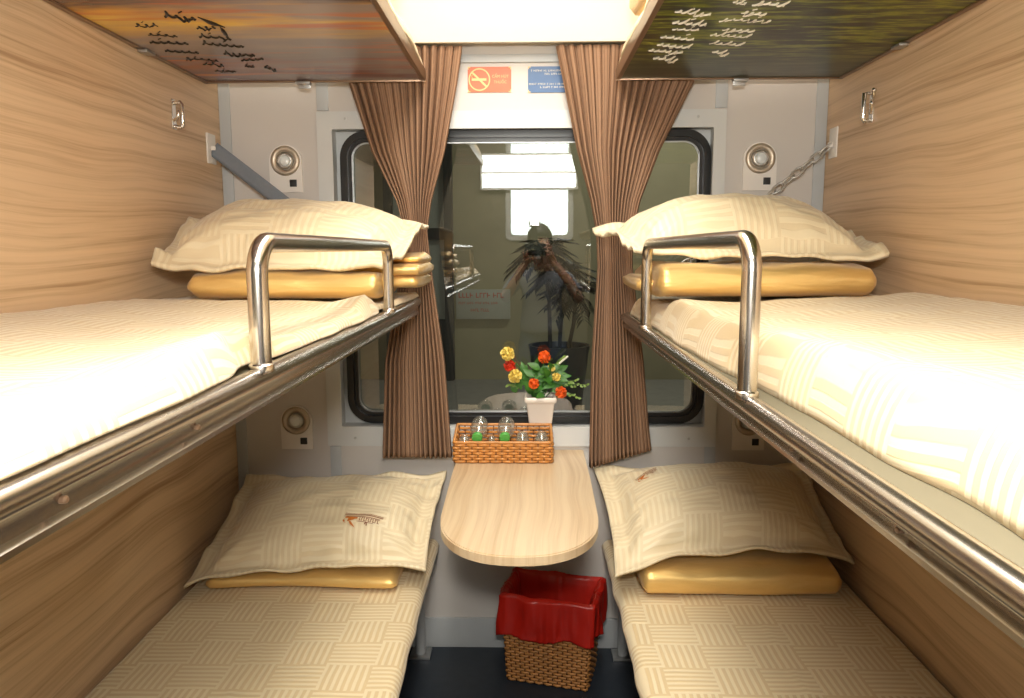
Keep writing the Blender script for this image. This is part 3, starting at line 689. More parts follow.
# flower pot on the sill
PX, PY, PZ = .063, .0125, .7655
t = thing('flower_pot', (PX, PY, PZ), 'white square pot of artificial yellow and orange flowers on the window sill', 'flower pot')
b = MB()
def sq(h, z, r=.006): return [Vector((PX + a, PY + c * .9, PZ + z)) for a, c in rrect(-h, h, -h, h, r, 3)]
lv = [sq(.036, 0), sq(.037, .004), sq(.0355, .008), sq(.0365, .014), sq(.046, .088), sq(.0475, .090), sq(.051, .093), sq(.0525, .099), sq(.0525, .107), sq(.050, .110), sq(.045, .110), sq(.043, .096), sq(.040, .090)]
n = len(lv[0]); b.add([p for l in lv for p in l], [[i * n + k, i * n + (k + 1) % n, (i + 1) * n + (k + 1) % n, (i + 1) * n + k] for i in range(len(lv) - 1) for k in range(n)] + [list(range(n))])
obj('pot', b, M['pot'], t, label='white ceramic pot', smooth=40)
b = MB(); b.add(sq(.0435, .098), [list(range(n))]); obj('soil', b, M['soil'], t)
def flower(c, r, mat, sd, lab):
    rr = random.Random(sd); b = MB(); c = Vector(c)
    b.sphere(c, r * .55, seg=10)
    for k in range(46):
        # petals on a fibonacci sphere
        zz = 1 - 2 * (k + .5) / 46; a = k * 2.39996; d = Vector((math.sqrt(1 - zz * zz) * math.cos(a), math.sqrt(1 - zz * zz) * math.sin(a), zz))
        tn = d.orthogonal().normalized(); tn.rotate(Matrix.Rotation(rr.uniform(0, 6.28), 3, d)); bt = d.cross(tn)
        p = c + d * r * .45; q = c + d * r * rr.uniform(.92, 1.08); w = r * .34; e = d * r * .08
        b.add([p, p + tn * w * .6 + d * r * .2, q + tn * w + bt * w * .3 - e, q + bt * w * .2 + e * .5, q - tn * w + bt * w * .3 - e, p - tn * w * .6 + d * r * .2], [[0, 1, 2, 3], [0, 3, 4, 5]])
    return obj('flower', b, mat, t, label=lab, smooth=180)
def F(x, y, d=0): # measured on the photo at the depth of the pot
    return (PX + x, PY + d, PZ + y)
fl = [((-.107, .252), .0225, 'yellow_petal', 'yellow flower'), ((-.082, .182), .0225, 'yellow_petal', 'yellow flower'), ((-.100, .213), .020, 'red_petal', 'red flower'), ((.012, .240), .021, 'orange_petal', 'orange flower'),
      ((-.022, .157), .0175, 'orange_petal', 'orange flower'), ((.066, .128), .0195, 'orange_petal', 'orange flower'), ((.051, .178), .0145, 'yellow_petal', 'yellow flower'), ((.035, .205), .0135, 'yellow_petal', 'yellow flower')]
heads = []
for i, (c, r, m_, lb) in enumerate(fl):
    c3 = F(*c, d=[-.03, -.045, -.02, -.02, -.045, -.045, -.04, -.02][i]); heads.append(c3); flower(c3, r, M[m_], i + 3, lb)
for c in heads:
    b = MB(); e = Vector(c); s0 = Vector((PX + (e.x - PX) * .15, PY - .005, PZ + .098)); m_ = s0.lerp(e, .55) + Vector((0, 0, .02)); b.tube([s0, s0.lerp(m_, .5), m_, m_.lerp(e, .6), e], .0017, 6)
    obj('stem', b, M['leaf'], t, smooth=180)
def leaf(b, c, d, L, W, nrm):
    c, d = Vector(c), Vector(d).normalized(); s_ = d.cross(Vector(nrm)).normalized(); nn = s_.cross(d); K = 7; vs = []
    for k in range(K):
        f_ = k / (K - 1); w = W * math.sin(PI * f_ ** .8) * .5 + .0004; q = c + d * L * f_ - nn * L * .25 * f_ * f_
        vs += [q - s_ * w + nn * w * .35, q, q + s_ * w + nn * w * .35]
    b.add(vs, [[k * 3 + a, k * 3 + a + 1, k * 3 + a + 4, k * 3 + a + 3] for k in range(K - 1) for a in (0, 1)])
rr = random.Random(11); b = MB()
for k in range(46):
    a = rr.uniform(0, 2 * PI); e = rr.uniform(.0, 1.1); hx = rr.uniform(-.028, .055); hz = rr.uniform(.10, .20)
    leaf(b, (PX + hx, PY + rr.uniform(-.03, .015), PZ + hz), (math.cos(a), math.sin(a) * .6 - .2, e - .15), rr.uniform(.035, .055), rr.uniform(.016, .026), (rr.uniform(-.3, .3), -1, .5))
for (x, z) in ((-.05, .175), (-.055, .195), (-.045, .205), (-.062, .16), (-.08, .15), (-.035, .15), (-.04, .185)):
    leaf(b, (PX + x, PY - .01, PZ + z - .03), (rr.uniform(-.5, .3), -.25, 1), rr.uniform(.04, .058), rr.uniform(.018, .026), (0, -1, .2))
for (x, z) in ((.07, .20), (.085, .19), (.055, .22), (.09, .17), (.045, .165), (.075, .165)):
    leaf(b, (PX + x - .02, PY - .01, PZ + z - .015), (1, -.2, rr.uniform(-.3, .5)), rr.uniform(.03, .045), rr.uniform(.014, .022), (0, -1, .4))
obj('leaves', b, M['leaf'], t, smooth=180, label='green leaves')
for base, tip in (((.05, .14), (.155, .150)), ((.05, .13), (.125, .105)), ((.05, .14), (.12, .165)), ((-.05, .14), (-.108, .150)), ((.04, .2), (.075, .245))):
    p, q = Vector(F(*base)), Vector(F(*tip, d=-.03)); b = MB(); b.tube([p, p.lerp(q, .5) + Vector((0, 0, .006)), q], .0009, 5)
    for k in range(7):
        c = p.lerp(q, .35 + .1 * k); leaf(b, c, ((q - p).normalized().x, rr.uniform(-1, 0), rr.uniform(-1, 1)), .012, .007, (0, -1, .3))
    obj('sprig', b, M['pale_leaf'], t, smooth=180, label='pale green sprig')
b = MB()
for k in range(8): b.sphere(F(.062 + .0035 * k, .222 + .003 * k, -.03), .0035, seg=8)
obj('filler_blossom', b, M['white_petal'], t, smooth=180, label='tiny white blossoms')

# ================================================================== WASTE BASKET
cxw, cyw, rot = .101, -.153, math.radians(-14)
tilt = None
t = thing('waste_basket', (cxw, cyw, 0), 'square brown wicker waste basket with a red plastic liner under the table', 'basket')
hw, hd, HW = .126, .085, .292
gr = lambda z: 1 + .12 * z / .29
f = rect_path(cxw - hw, cxw + hw, cyw - hd, cyw + hd, rot, grow=gr)
b = MB(); strand_rows(b, f, [.007 + .0094 * k for k in range(24)], 58, .0046, .0032, n=5, sub=2); obj('woven_side', b, M['wicker_dark'], t, smooth=180)
b = MB()
for k in range(58):
    p, _ = f(k / 58 + .0001, .002); q, _ = f(k / 58 + .0001, .262); b.tube([p, q], .0026, 5)
obj('stake', b, M['wicker_base'], t, smooth=180, kind='stuff')
b = MB(); b.tube([f(k / 80, .268)[0] for k in range(80)], .005, 8, closed=True); obj('rim', b, M['wicker_dark'], t, smooth=180)
b = MB(); ins = [f(k / 80, .006)[0] for k in range(80)]; b.add(ins, [list(range(80))]); obj('base', b, M['wicker_base'], t)
# liner: over the rim, down outside to a wavy hem, and down inside
b = MB(); NP = 160
sec = [(-.055, .05), (-.030, .10), (-.018, .18), (-.014, .262), (-.008, .284), (.004, .293), (.016, .285), (.019, .255), (.019, .21), (.020, .178), (.023, .158)]
def lf(u, v):
    k = v * (len(sec) - 1); i = min(int(k), len(sec) - 2); fr = k - i; off = lerp(sec[i][0], sec[i + 1][0], fr); z = lerp(sec[i][1], sec[i + 1][1], fr)
    p, nn = f(u % 1.0, z); c = Vector((cxw, cyw, z)); d = (p - c); d2 = d.normalized()
    outer = max(0, k - 4) / 6
    wr = .012 * nz(math.cos(u * 2 * PI) * 4, math.sin(u * 2 * PI) * 4, z * 9) + .005 * nz(math.cos(u * 2 * PI) * 14, math.sin(u * 2 * PI) * 14, z * 12)
    q = p + nn * 0 + d2 * (off + wr * (.6 + outer))
    hem = (.016 * nz(math.cos(u * 2 * PI) * 1.6 + 3, math.sin(u * 2 * PI) * 1.6, 1) + .006 * math.sin(u * 40)) * outer
    top = .005 * nz(math.cos(u * 2 * PI) * 2.2, math.sin(u * 2 * PI) * 2.2, 6) * (1 if 3 < k < 7 else .4)
    q.z = z + hem + top
    if v == 0: q = q.lerp(c, .0)
    return q
b.grid(NP, 40, lf)
obj('liner', b, M['red_bag'], t, label='red plastic liner turned over the rim', smooth=180, solid=.0006)
b = MB(); b.add([lf(k / NP, 0) for k in range(NP)], [list(range(NP))]); 
obj('liner_bottom', b, M['red_bag'], t, smooth=180)

# ================================================================== SMALL WALL FITTINGS
def light_unit():
    t = thing('berth_light', (0, 0, 0), '', 'wall light', 'round wall lights in arched white plates')
    w, zb, zt = .052, -.097, .046
    poly = [(-w, zb), (w, zb)] + [(w * math.cos(a), zt - w + .004 + w * math.sin(a)) for a in [PI * k / 20 for k in range(21)]]
    b = MB(); b.prism(poly, XZ, -.0005, -.0075); obj('plate', b, M['white_plastic'], t, label='white arched plate', smooth=25)
    b = MB(); b.lathe([(.046, .007), (.0465, .011), (.043, .0155), (.036, .0165), (.030, .013), (.027, .008)], (0, 0, 0), (0, -1, 0), 36); obj('bezel', b, M['bezel'], t, label='nickel ring', smooth=60)
    b = MB(); b.lathe([(.0265, .007), (.0265, .010), (.023, .015), (.020, .0165), (.0165, .015)], (0, 0, 0), (0, -1, 0), 30); obj('inner_ring', b, M['dull_steel'], t, smooth=60)
    b = MB(); b.lathe([(.0175, .010), (.0172, .019), (.014, .022), (0, .0235)], (0, 0, 0), (0, -1, 0), 30); obj('lens', b, M['lens'], t, label='frosted glass lens', smooth=60)
    b = MB(); b.box(.012, .034, -.0105, -.007, -.080, -.058, .001); obj('switch', b, M['black'], t, label='black square switch')
    return t
L0 = light_unit()
for i, (x, z, lab) in enumerate([(-.745, 1.632, 'round light in a white plate on the wall beside the grey strap'), (.747, 1.632, 'round light in a white plate on the wall behind the chain'),
                                 (-.745, .793, 'round light in a white plate above the pillow with the orange logo'), (.745, .793, 'round light in a white plate partly hidden below the chain-hung berth')]):
    o = L0 if i == 0 else copy_tree(L0); o.location = (x, 0, z); o['label'] = lab
# coat hooks
def hook(s, y, z, lab):
    t = thing('coat_hook', (s * HX, y, z), lab, 'hook', 'chrome coat hooks on the wood walls')
    X = lambda d: s * (HX - d)
    b = MB(); b.box(min(X(.0005), X(.004)), max(X(.0005), X(.004)), y - .011, y + .011, z - .04, z + .04, .0015); obj('back_plate', b, M['chrome'], t)
    if s < 0:
        b = MB(); b.tube([(X(.004), y, z + .030), (X(.022), y, z + .032), (X(.026), y, z + .026), (X(.026), y, z - .030), (X(.020), y, z - .036), (X(.004), y, z - .032)], .0052, 10); obj('bar', b, M['chrome'], t, smooth=60)
        b = MB(); b.tube([(X(.006), y - .012, z - .018), (X(.018), y - .018, z - .014), (X(.024), y - .020, z - .004), (X(.022), y - .018, z + .006)], .0042, 10); obj('prong', b, M['chrome'], t, smooth=60)
    else:
        b = MB(); b.tube([(X(.004), y, z - .034), (X(.020), y, z - .036), (X(.024), y, z - .030), (X(.024), y, z + .036), (X(.004), y, z + .036)], .0058, 10); obj('bar', b, M['chrome'], t, smooth=60)
        for (zz, l) in ((.030, .040), (-.002, .030)):
            b = MB(); b.tube([(X(.004), y - .006, z + zz - .014), (X(.012), y - .5 * l, z + zz - .016), (X(.016), y - l, z + zz - .006), (X(.017), y - l - .003, z + zz + .004)], .0044, 10); b.sphere((X(.017), y - l - .003, z + zz + .006), .0068, seg=12); obj('prong', b, M['chrome'], t, smooth=60)
    return t
hook(-1, -.318, 1.722, 'slim chrome coat hook on the wood wall above the berth with the strap')
hook(1, -.310, 1.730, 'chrome double-pronged coat hook on the wood wall above the berth with the chain')
# strap and its bracket
t = thing('support_strap', (-.95, -.085, 1.66), 'grey webbing strap slanting from a wall bracket down to the middle berth', 'strap')
b = MB(); b.box(-.9495, -.944, -.115, -.055, 1.615, 1.705, .002); b.box(-.944, -.930, -.095, -.075, 1.655, 1.668, .002); br = obj('wall_bracket', b, M['white_plastic'], t, label='pale metal bracket')
A, B = Vector((-.938, -.090, 1.660)), Vector((-.425, -.100, 1.252)); b = MB()
def stf(u, v):
    p = A.lerp(B, u); d = (B - A).normalized(); sd = d.cross(Vector((0, 1, 0))).normalized(); return p + sd * (v - .5) * .044 + Vector((0, -.004 * math.sin(u * 9) * (v - .5), .004 * math.sin(u * PI)))
b.grid(40, 4, stf); obj('webbing', b, M['strap'], t, smooth=180, solid=.003)
# chain and its bracket
t = thing('support_chain', (.95, -.07, 1.67), 'steel link chain slanting from a wall bracket down to the middle berth', 'chain')
b = MB(); b.box(.944, .9495, -.095, -.040, 1.625, 1.715, .002); b.box(.932, .944, -.075, -.060, 1.655, 1.672, .002); obj('wall_bracket', b, M['white_plastic'], t, label='pale metal bracket')
A, B = Vector((.940, -.068, 1.664)), Vector((.405, -.098, 1.225)); d = (B - A).normalized(); nL = 19; LL = (B - A).length / nL
s1 = d.cross(Vector((0, 1, 0))).normalized(); s2 = d.cross(s1)
for k in range(nL):
    c = A.lerp(B, (k + .5) / nL); sd = (s1 * .8 + s2 * .6) if k % 2 else (s2 * .8 - s1 * .6); pts = []
    for q in range(20):
        a = 2 * PI * q / 20; pts.append(c + d * (LL * .64) * math.copysign(abs(math.cos(a)) ** .8, math.cos(a)) + sd * .0112 * math.sin(a))
    b = MB(); b.tube(pts, .0032, 8, closed=True); obj('link', b, M['chain'], t, smooth=180)

# signs above the window
t = thing('no_smoking_sign', (-.098, -.003, 1.836), 'orange no smoking sign on the wall above the window', 'sign')
x0, x1, z0, z1 = -.165, -.030, 1.838, 1.914; yf = -.0035
def disc_ring(b, cx, cz, r0, r1, y0, y1, n=40):
    ring(b, [(cx + r1 * math.cos(2 * PI * k / n), cz + r1 * math.sin(2 * PI * k / n)) for k in range(n)], [(cx + r0 * math.cos(2 * PI * k / n), cz + r0 * math.sin(2 * PI * k / n)) for k in range(n)], XZ, y0, y1)
def quad(b, pts, y0, y1): b.prism(pts, XZ, y0, y1)
b = MB(); b.box(x0, x1, yf, -.0005, z0, z1); obj('backing', b, M['orange_sign'], t, smooth=0)
b = MB(); cx, cz = -.129, 1.876; disc_ring(b, cx, cz, .0300, .0338, yf - .0005, yf)
quad(b, [(cx - .024, cz - .0035), (cx + .022, cz - .0035), (cx + .022, cz + .0035), (cx - .024, cz + .0035)], yf - .0006, yf)
quad(b, [(cx - .024, cz + .019), (cx - .020, cz + .023), (cx + .024, cz - .019), (cx + .020, cz - .023)], yf - .0009, yf)
b.tube([(cx - .022, yf - .0003, cz + .004), (cx - .024, yf - .0003, cz + .012), (cx - .017, yf - .0003, cz + .016)], .0012, 4)
for (sx, sz) in ((x0, z0), (x1, z0), (x0, z1), (x1, z1)):
    a_, c_ = (1 if sx == x0 else -1), (1 if sz == z0 else -1); quad(b, [(sx, sz), (sx + a_ * .008, sz), (sx + a_ * .008, sz + c_ * .003), (sx + a_ * .003, sz + c_ * .003), (sx + a_ * .003, sz + c_ * .008), (sx, sz + c_ * .008)], yf - .0006, yf)
obj('pictogram', b, M['cream_print'], t, smooth=0, label='crossed-out cigarette in a circle')
def text(body, x, z, size, mat, par, y, align='CENTER', name='lettering'):
    cu = bpy.data.curves.new(name, 'FONT'); cu.body = body; cu.size = size; cu.align_x = align; cu.align_y = 'CENTER'; cu.extrude = .0002
    tmp = bpy.data.objects.new(name, cu); COL.objects.link(tmp); dg = bpy.context.evaluated_depsgraph_get(); me = bpy.data.meshes.new_from_object(tmp.evaluated_get(dg)); COL.objects.unlink(tmp); bpy.data.objects.remove(tmp)
    R = Matrix.Translation(Vector((x, y, z)) - ORG[par.name]) @ Matrix.Rotation(PI / 2, 4, 'X'); me.transform(R); me.materials.clear(); me.materials.append(mat)
    o = bpy.data.objects.new(name, me); COL.objects.link(o); o.parent = par; ORG[o.name] = ORG[par.name]; return o
text('CẤM HÚT', -.064, 1.885, .0115, M['cream_print'], t, yf - .0003)
text('THUỐC', -.064, 1.868, .0115, M['cream_print'], t, yf - .0003)
t = thing('notice_sign', (.1, -.003, 1.836), 'blue notice sign with white lines of lettering half behind the curtain', 'sign')
x0, x1, z0, z1 = .022, .175, 1.836, 1.914
b = MB(); b.box(x0, x1, yf, -.0005, z0, z1); obj('backing', b, M['blue_sign'], t, smooth=0)
b = MB(); rr = random.Random(3)
for (zz, xs, xe) in ((1.9015, x0 + .010, x1 - .01), (1.8915, x0 + .052, x1 - .05), (1.8615, x0 + .004, x1 - .01), (1.8520, x0 + .038, x1 - .04)):
    x = xs
    while x < xe:
        w_ = rr.uniform(.003, .005); h_ = .0055
        quad(b, [(x, zz - h_ / 2), (x + .0014, zz - h_ / 2), (x + .0014, zz + h_ / 2), (x, zz + h_ / 2)], yf - .0006, yf)
        zq = zz + rr.choice([-1, 0, 1]) * .002; quad(b, [(x, zq - .0008), (x + w_ - .001, zq - .0008), (x + w_ - .001, zq + .0008), (x, zq + .0008)], yf - .0006, yf)
        x += w_ + (.004 if rr.random() < .18 else .0006)
obj('lettering', b, M['white_print'], t, smooth=0, label='small white lettering')
b = MB()
for (sx, sz) in ((x0, z0), (x0, z1)):
    c_ = 1 if sz == z0 else -1; quad(b, [(sx, sz), (sx + .008, sz), (sx + .008, sz + c_ * .003), (sx + .003, sz + c_ * .003), (sx + .003, sz + c_ * .008), (sx, sz + c_ * .008)], yf - .0006, yf)
obj('corner_mark', b, M['cream_print'], t, smooth=0)

# ================================================================== BEYOND THE GLASS: THE PLATFORM
M['olive'] = plain('olive_plaster', (.26, .245, .15), .8, var=.25, scale=2.5)
M['dark_frame'] = plain('dark_door_frame', (.03, .035, .03), .5)
M['pale_board'] = plain('pale_board', (.30, .32, .27), .5, var=.08)
M['red_paint'] = plain('red_paint', (.42, .05, .03), .5)
M['dark_leaf'] = plain('dark_palm_leaf', (.012, .020, .010), .5, var=.4)
M['dark_pot'] = plain('dark_glazed_pot', (.03, .035, .04), .3)
M['bark'] = plain('palm_trunk', (.06, .055, .04), .8)
M['concrete'] = plain('platform_concrete', (.16, .16, .14), .8, var=.2)
struct('exterior_platform', MB().box(-3.2, 3.2, .35, 3.2, .30, .42), M['concrete'])
struct('exterior_wall', MB().box(-3.2, 3.2, 2.9, 3.1, .42, 3.6), M['olive'])
t = thing('platform_door', (-.66, 2.88, .421), 'dark framed glazed door on the platform seen through the window', 'door')
b = MB(); ring(b, rrect(-.98, -.50, .421, 2.12, .01, 2), rrect(-.92, -.56, .46, 2.06, .01, 2), XZ, 2.84, 2.899); b.box(-.92, -.56, 2.85, 2.89, 1.42, 1.50); b.box(-.92, -.56, 2.85, 2.89, .46, .86); obj('door_frame', b, M['dark_frame'], t)
b = MB(); b.box(-.919, -.561, 2.87, 2.88, .861, 1.419); b.box(-.919, -.561, 2.87, 2.88, 1.501, 2.059); obj('door_panel', b, M['pale_board'], t)
t = thing('station_board', (-.29, 2.88, .86), 'pale notice board with rows of red marks on the platform wall', 'sign')
b = MB(); b.box(-.485, -.10, 2.87, 2.8995, .86, 1.07, .004); obj('board', b, M['pale_board'], t)
b = MB(); rr = random.Random(2)
for zz, h_, n_ in ((1.03, .034, 11), (.975, .016, 20), (.925, .020, 8)):
    x = -.465 if n_ > 8 else -.38
    for k in range(n_):
        w_ = h_ * .62; b.box(x, x + h_ * .16, 2.868, 2.87, zz - h_ / 2, zz + h_ / 2); q_ = rr.choice([-1, 0, 1]) * h_ * .42; b.box(x, x + w_, 2.868, 2.87, zz + q_ - h_ * .08, zz + q_ + h_ * .08); x += w_ * 1.25 + (h_ * .5 if k % 4 == 3 else 0)
obj('lettering', b, M['red_paint'], t, smooth=0, label='rows of red lettering', kind='stuff')
t = thing('potted_palm', (.20, 1.75, .4205), 'dark potted palm standing on the platform outside the window', 'plant')
b = MB(); b.lathe([(0, 0), (.11, 0), (.13, .05), (.165, .36), (.175, .40), (.155, .40), (.15, .37), (0, .37)], (.20, 1.75, .4205), None, 28); obj('pot', b, M['dark_pot'], t, smooth=40)
rr = random.Random(21)
for k in range(3):
    p0 = Vector((.20 + (k - 1) * .05, 1.75, .79)); p1 = Vector((.20 + (k - 1) * .09, 1.72 + .03 * k, 1.34 - .12 * k)); b = MB(); b.tube([p0, p0.lerp(p1, .5) + Vector((.012, 0, 0)), p1], .011, 8); obj('trunk', b, M['bark'], t, smooth=180)
    b = MB()
    for q in range(26):
        a = rr.uniform(0, 2 * PI); e = rr.uniform(-.5, 1.1); d = Vector((math.cos(a), math.sin(a), e)).normalized(); L_ = rr.uniform(.12, .21)
        m_ = p1 + d * L_ * .5; tip = p1 + d * L_ + Vector((0, 0, -.07)); b.tube([p1, m_, tip], [.003, .002, .001], 5)
        for r_ in range(9):
            f_ = .25 + .085 * r_; c = p1.lerp(m_, f_ * 2) if f_ < .5 else m_.lerp(tip, f_ * 2 - 1)
            sd = d.cross(Vector((0, 0, 1))).normalized()
            for sg in (-1, 1): leaf(b, c, sd * sg + d * .8 + Vector((0, 0, -.3)), .075, .014, (0, 0, 1))
    obj('frond', b, M['dark_leaf'], t, smooth=180)
t = thing('added_platform_lamp', (.9, 2.0, 3.0), 'added tubular lamp to light the platform outside', 'lamp')  # unseen lamp, added to light the platform behind the glass
b = MB(); b.box(.3, 1.5, 1.92, 2.08, 3.03, 3.09, .005); obj('housing', b, M['pale_board'], t)
b = MB(); b.tube([(.32, 2.0, 3.01), (1.48, 2.0, 3.01)], .02, 12); obj('tube', b, lamp_mat('added_platform_tube', (1, .95, .8), 4.0), t)

# ================================================================== BEHIND THE CAMERA: CORRIDOR AND PHOTOGRAPHER
M['corridor'] = plain('brown_corridor_panel', (.20, .17, .115), .5, var=.08)
struct('wall_corridor', MB().box(-1.4, 1.4, -3.4, -3.3, 0, 2.5), M['corridor'])
w2 = MB(); ring(w2, rrect(-.21, .31, 1.42, 2.26, .04, 5), rrect(-.17, .27, 1.46, 2.22, .03, 5), XZ, -3.2995, -3.28)
w2 = struct('window_2', w2, M['frame'])
b = MB(); b.add([Vector((x, -3.2985, z)) for x, z in rrect(-.17, .27, 1.46, 2.22, .03, 5)], [list(range(24))]); obj('lit_blind', b, lamp_mat('lit_blind', (.90, 1, .93), 7.5), w2, smooth=0)
t = thing('corridor_lamp', (-.03, -3.26, 1.80), 'long white tube lamp on the corridor wall reflected in the window', 'lamp')
b = MB(); b.box(-.40, .34, -3.2795, -3.235, 1.80, 2.07, .006); obj('housing', b, M['white_plastic'], t)
b = MB(); b.box(-.385, .325, -3.2349, -3.222, 1.815, 1.92, .004); b.box(-.385, .325, -3.2349, -3.222, 1.935, 2.055, .004); obj('diffuser', b, lamp_mat('corridor_tube', (.95, 1, .95), 10.0), t)
M['skin'] = plain('skin', (.68, .43, .32), .5, var=.06, Subsurface_Weight=.1)
M['shirt'] = plain('grey_blue_tshirt', (.27, .30, .36), .85, var=.1, scale=60)
M['jeans'] = plain('blue_denim', (.07, .11, .19), .85, var=.2, scale=120)
M['hair'] = plain('black_hair', (.012, .010, .009), .5, var=.3, scale=200)
M['shoe'] = plain('dark_shoe', (.02, .02, .022), .6)
def skin(name, chains, mat, par, root=0, sub=2, label=None, extra=None):
    """chains of (x, y, z, rx[, ry]); a chain whose first item is an int grows from that vertex"""
    V, E_, Rr = [], [], []
    names = {}
    for ch in chains:
        prev = None
        for it in ch:
            if isinstance(it, str):
                if it in names: prev = names[it]
                continue
            key = it[5] if len(it) > 5 else None
            V.append(it[:3]); Rr.append((it[3], it[4] if len(it) > 4 and it[4] else it[3])); i = len(V) - 1
            if key: names[key] = i
            if prev is not None: E_.append((prev, i))
            prev = i
    me = bpy.data.meshes.new(name + '_cage'); me.from_pydata(V, E_, []); o = bpy.data.objects.new('cage', me); COL.objects.link(o)
    m = o.modifiers.new('s', 'SKIN'); m.use_smooth_shade = True; m.branch_smoothing = .6
    for i, d in enumerate(me.skin_vertices[0].data): d.radius = Rr[i]; d.use_root = (i == root)
    m2 = o.modifiers.new('u', 'SUBSURF'); m2.levels = sub; m2.render_levels = sub
    dg = bpy.context.evaluated_depsgraph_get(); ev = bpy.data.meshes.new_from_object(o.evaluated_get(dg))
    b = MB(); b.add([v.co.copy() for v in ev.vertices], [list(p.vertices) for p in ev.polygons]); COL.objects.unlink(o); bpy.data.objects.remove(o)
    if extra: extra(b)
    return obj(name, b, mat, par, label=label, smooth=180)
cxp = .075
t = thing('person', (cxp, -2.78, 0), 'person in grey t-shirt and jeans photographing, mirrored in the window', 'person')
h = lambda x: cxp + x
chains = [
 [(h(0), -2.80, .82, .115, .085, 'pel'), (h(0), -2.79, .98, .105, .075), (h(0), -2.77, 1.12, .135, .088, 'chest'), (h(0), -2.745, 1.205, .09, .07, 'nk0'), (h(-.01), -2.70, 1.265, .050, .050), (h(-.02), -2.66, 1.325, .068, .075, 'head'), (h(-.02), -2.655, 1.385, .076, .092), (h(-.02), -2.66, 1.45, .070, .082)],
 ['chest', (h(.16), -2.765, 1.165, .055, None, 'shr'), (h(.225), -2.73, 1.07, .044), (h(.255), -2.69, .995, .038, None, 'elr'), (h(.19), -2.62, 1.12, .036), (.145, -2.562, 1.265, .026, None, 'wr'), (.130, -2.545, 1.325, .020, .034, 'pr')],
 ['chest', (h(-.16), -2.765, 1.165, .055, None, 'shl'), (h(-.235), -2.73, 1.07, .044), (h(-.27), -2.69, 1.00, .038, None, 'ell'), (h(-.21), -2.61, 1.10, .036), (-.055, -2.545, 1.235, .026, None, 'wl'), (-.030, -2.510, 1.278, .020, .032, 'pl')],
 # right hand: fingers round the camera's grip
 ['pr', (.122, -2.490, 1.375, .0085), (.108, -2.460, 1.385, .008), (.090, -2.458, 1.388, .0065)],
 ['pr', (.124, -2.486, 1.355, .0088), (.108, -2.456, 1.362, .0082), (.086, -2.454, 1.364, .0066)],
 ['pr', (.126, -2.486, 1.335, .0085), (.110, -2.456, 1.339, .008), (.088, -2.454, 1.341, .0064)],
 ['pr', (.128, -2.492, 1.315, .0075), (.113, -2.462, 1.317, .007), (.096, -2.458, 1.318, .0058)],
 ['pr', (.112, -2.560, 1.340, .0095), (.092, -2.556, 1.362, .0088), (.078, -2.552, 1.375, .0068)],
 # left hand under the lens
 ['pl', (-.026, -2.470, 1.300, .0085), (-.030, -2.450, 1.325, .008), (-.026, -2.442, 1.348, .0065)],
 ['pl', (-.010, -2.462, 1.292, .0088), (.006, -2.440, 1.294, .0082), (.022, -2.436, 1.296, .0066)],
 ['pl', (-.006, -2.478, 1.288, .0085), (.014, -2.462, 1.287, .008), (.032, -2.456, 1.289, .0064)],
 ['pl', (-.002, -2.496, 1.286, .0075), (.018, -2.486, 1.284, .007), (.033, -2.480, 1.286, .0058)],
 ['pl', (-.048, -2.500, 1.308, .0095), (-.052, -2.486, 1.332, .0088), (-.050, -2.476, 1.352, .0068)],
 ['pel', (h(.095), -2.80, .76, .088, None, 'hr'), (h(.11), -2.74, .46, .058), (h(.11), -2.78, .28, .052), (h(.11), -2.80, .09, .036), (h(.115), -2.78, .045, .036), (h(.12), -2.68, .035, .032), (h(.122), -2.62, .030, .026)],
 ['pel', (h(-.095), -2.80, .76, .088, None, 'hl'), (h(-.11), -2.74, .46, .058), (h(-.11), -2.78, .28, .052), (h(-.11), -2.80, .09, .036), (h(-.115), -2.78, .045, .036), (h(-.12), -2.68, .035, .032), (h(-.122), -2.62, .030, .026)],
]
def face(b):
    hx = h(-.02)
    b.tube([(hx, -2.560, 1.398), (hx, -2.546, 1.375), (hx, -2.545, 1.362), (hx, -2.560, 1.352)], [.008, .011, .013, .008], 10)
    for sx in (-1, 1):
        b.sphere((hx + sx * .030, -2.577, 1.392), .013, seg=12); b.sphere((hx + sx * .079, -2.655, 1.375), .022, (.35, .6, 1.15), seg=12)
    b.tube([(hx - .024, -2.571, 1.326), (hx, -2.562, 1.328), (hx + .024, -2.571, 1.326)], [.003, .006, .003], 8)
skin('body', chains, M['skin'], t, extra=face)
b = MB()
def hair(u, v):
    a = u * 2 * PI; e = lerp(PI / 2, lerp(-.35 - .45 * max(0, -math.sin(a)), .42, sm((math.sin(a) - .1) / .5)), v)
    r_ = 1 + .05 * noise.noise(Vector((math.cos(e) * math.cos(a), math.cos(e) * math.sin(a), math.sin(e))) * 5); return Vector((h(-.02) + .084 * r_ * math.cos(e) * math.cos(a), -2.657 + .100 * r_ * math.cos(e) * math.sin(a), 1.415 + .110 * r_ * math.sin(e)))
b.grid(64, 24, hair); obj('hair', b, M['hair'], t, label='short black hair', smooth=180, solid=.008)
skin('t_shirt', [[(h(0), -2.80, .74, .185, .150, 'pel'), (h(0), -2.798, .80, .180, .142), (h(0), -2.79, .96, .165, .128), (h(0), -2.77, 1.12, .178, .124, 'chest'), (h(0), -2.745, 1.212, .098, .080)],
 ['chest', (h(.165), -2.765, 1.165, .070), (h(.222), -2.735, 1.075, .058), (h(.240), -2.712, 1.035, .056)], ['chest', (h(-.165), -2.765, 1.165, .070), (h(-.232), -2.735, 1.075, .058), (h(-.250), -2.712, 1.035, .056)]], M['shirt'], t, label='grey t-shirt')
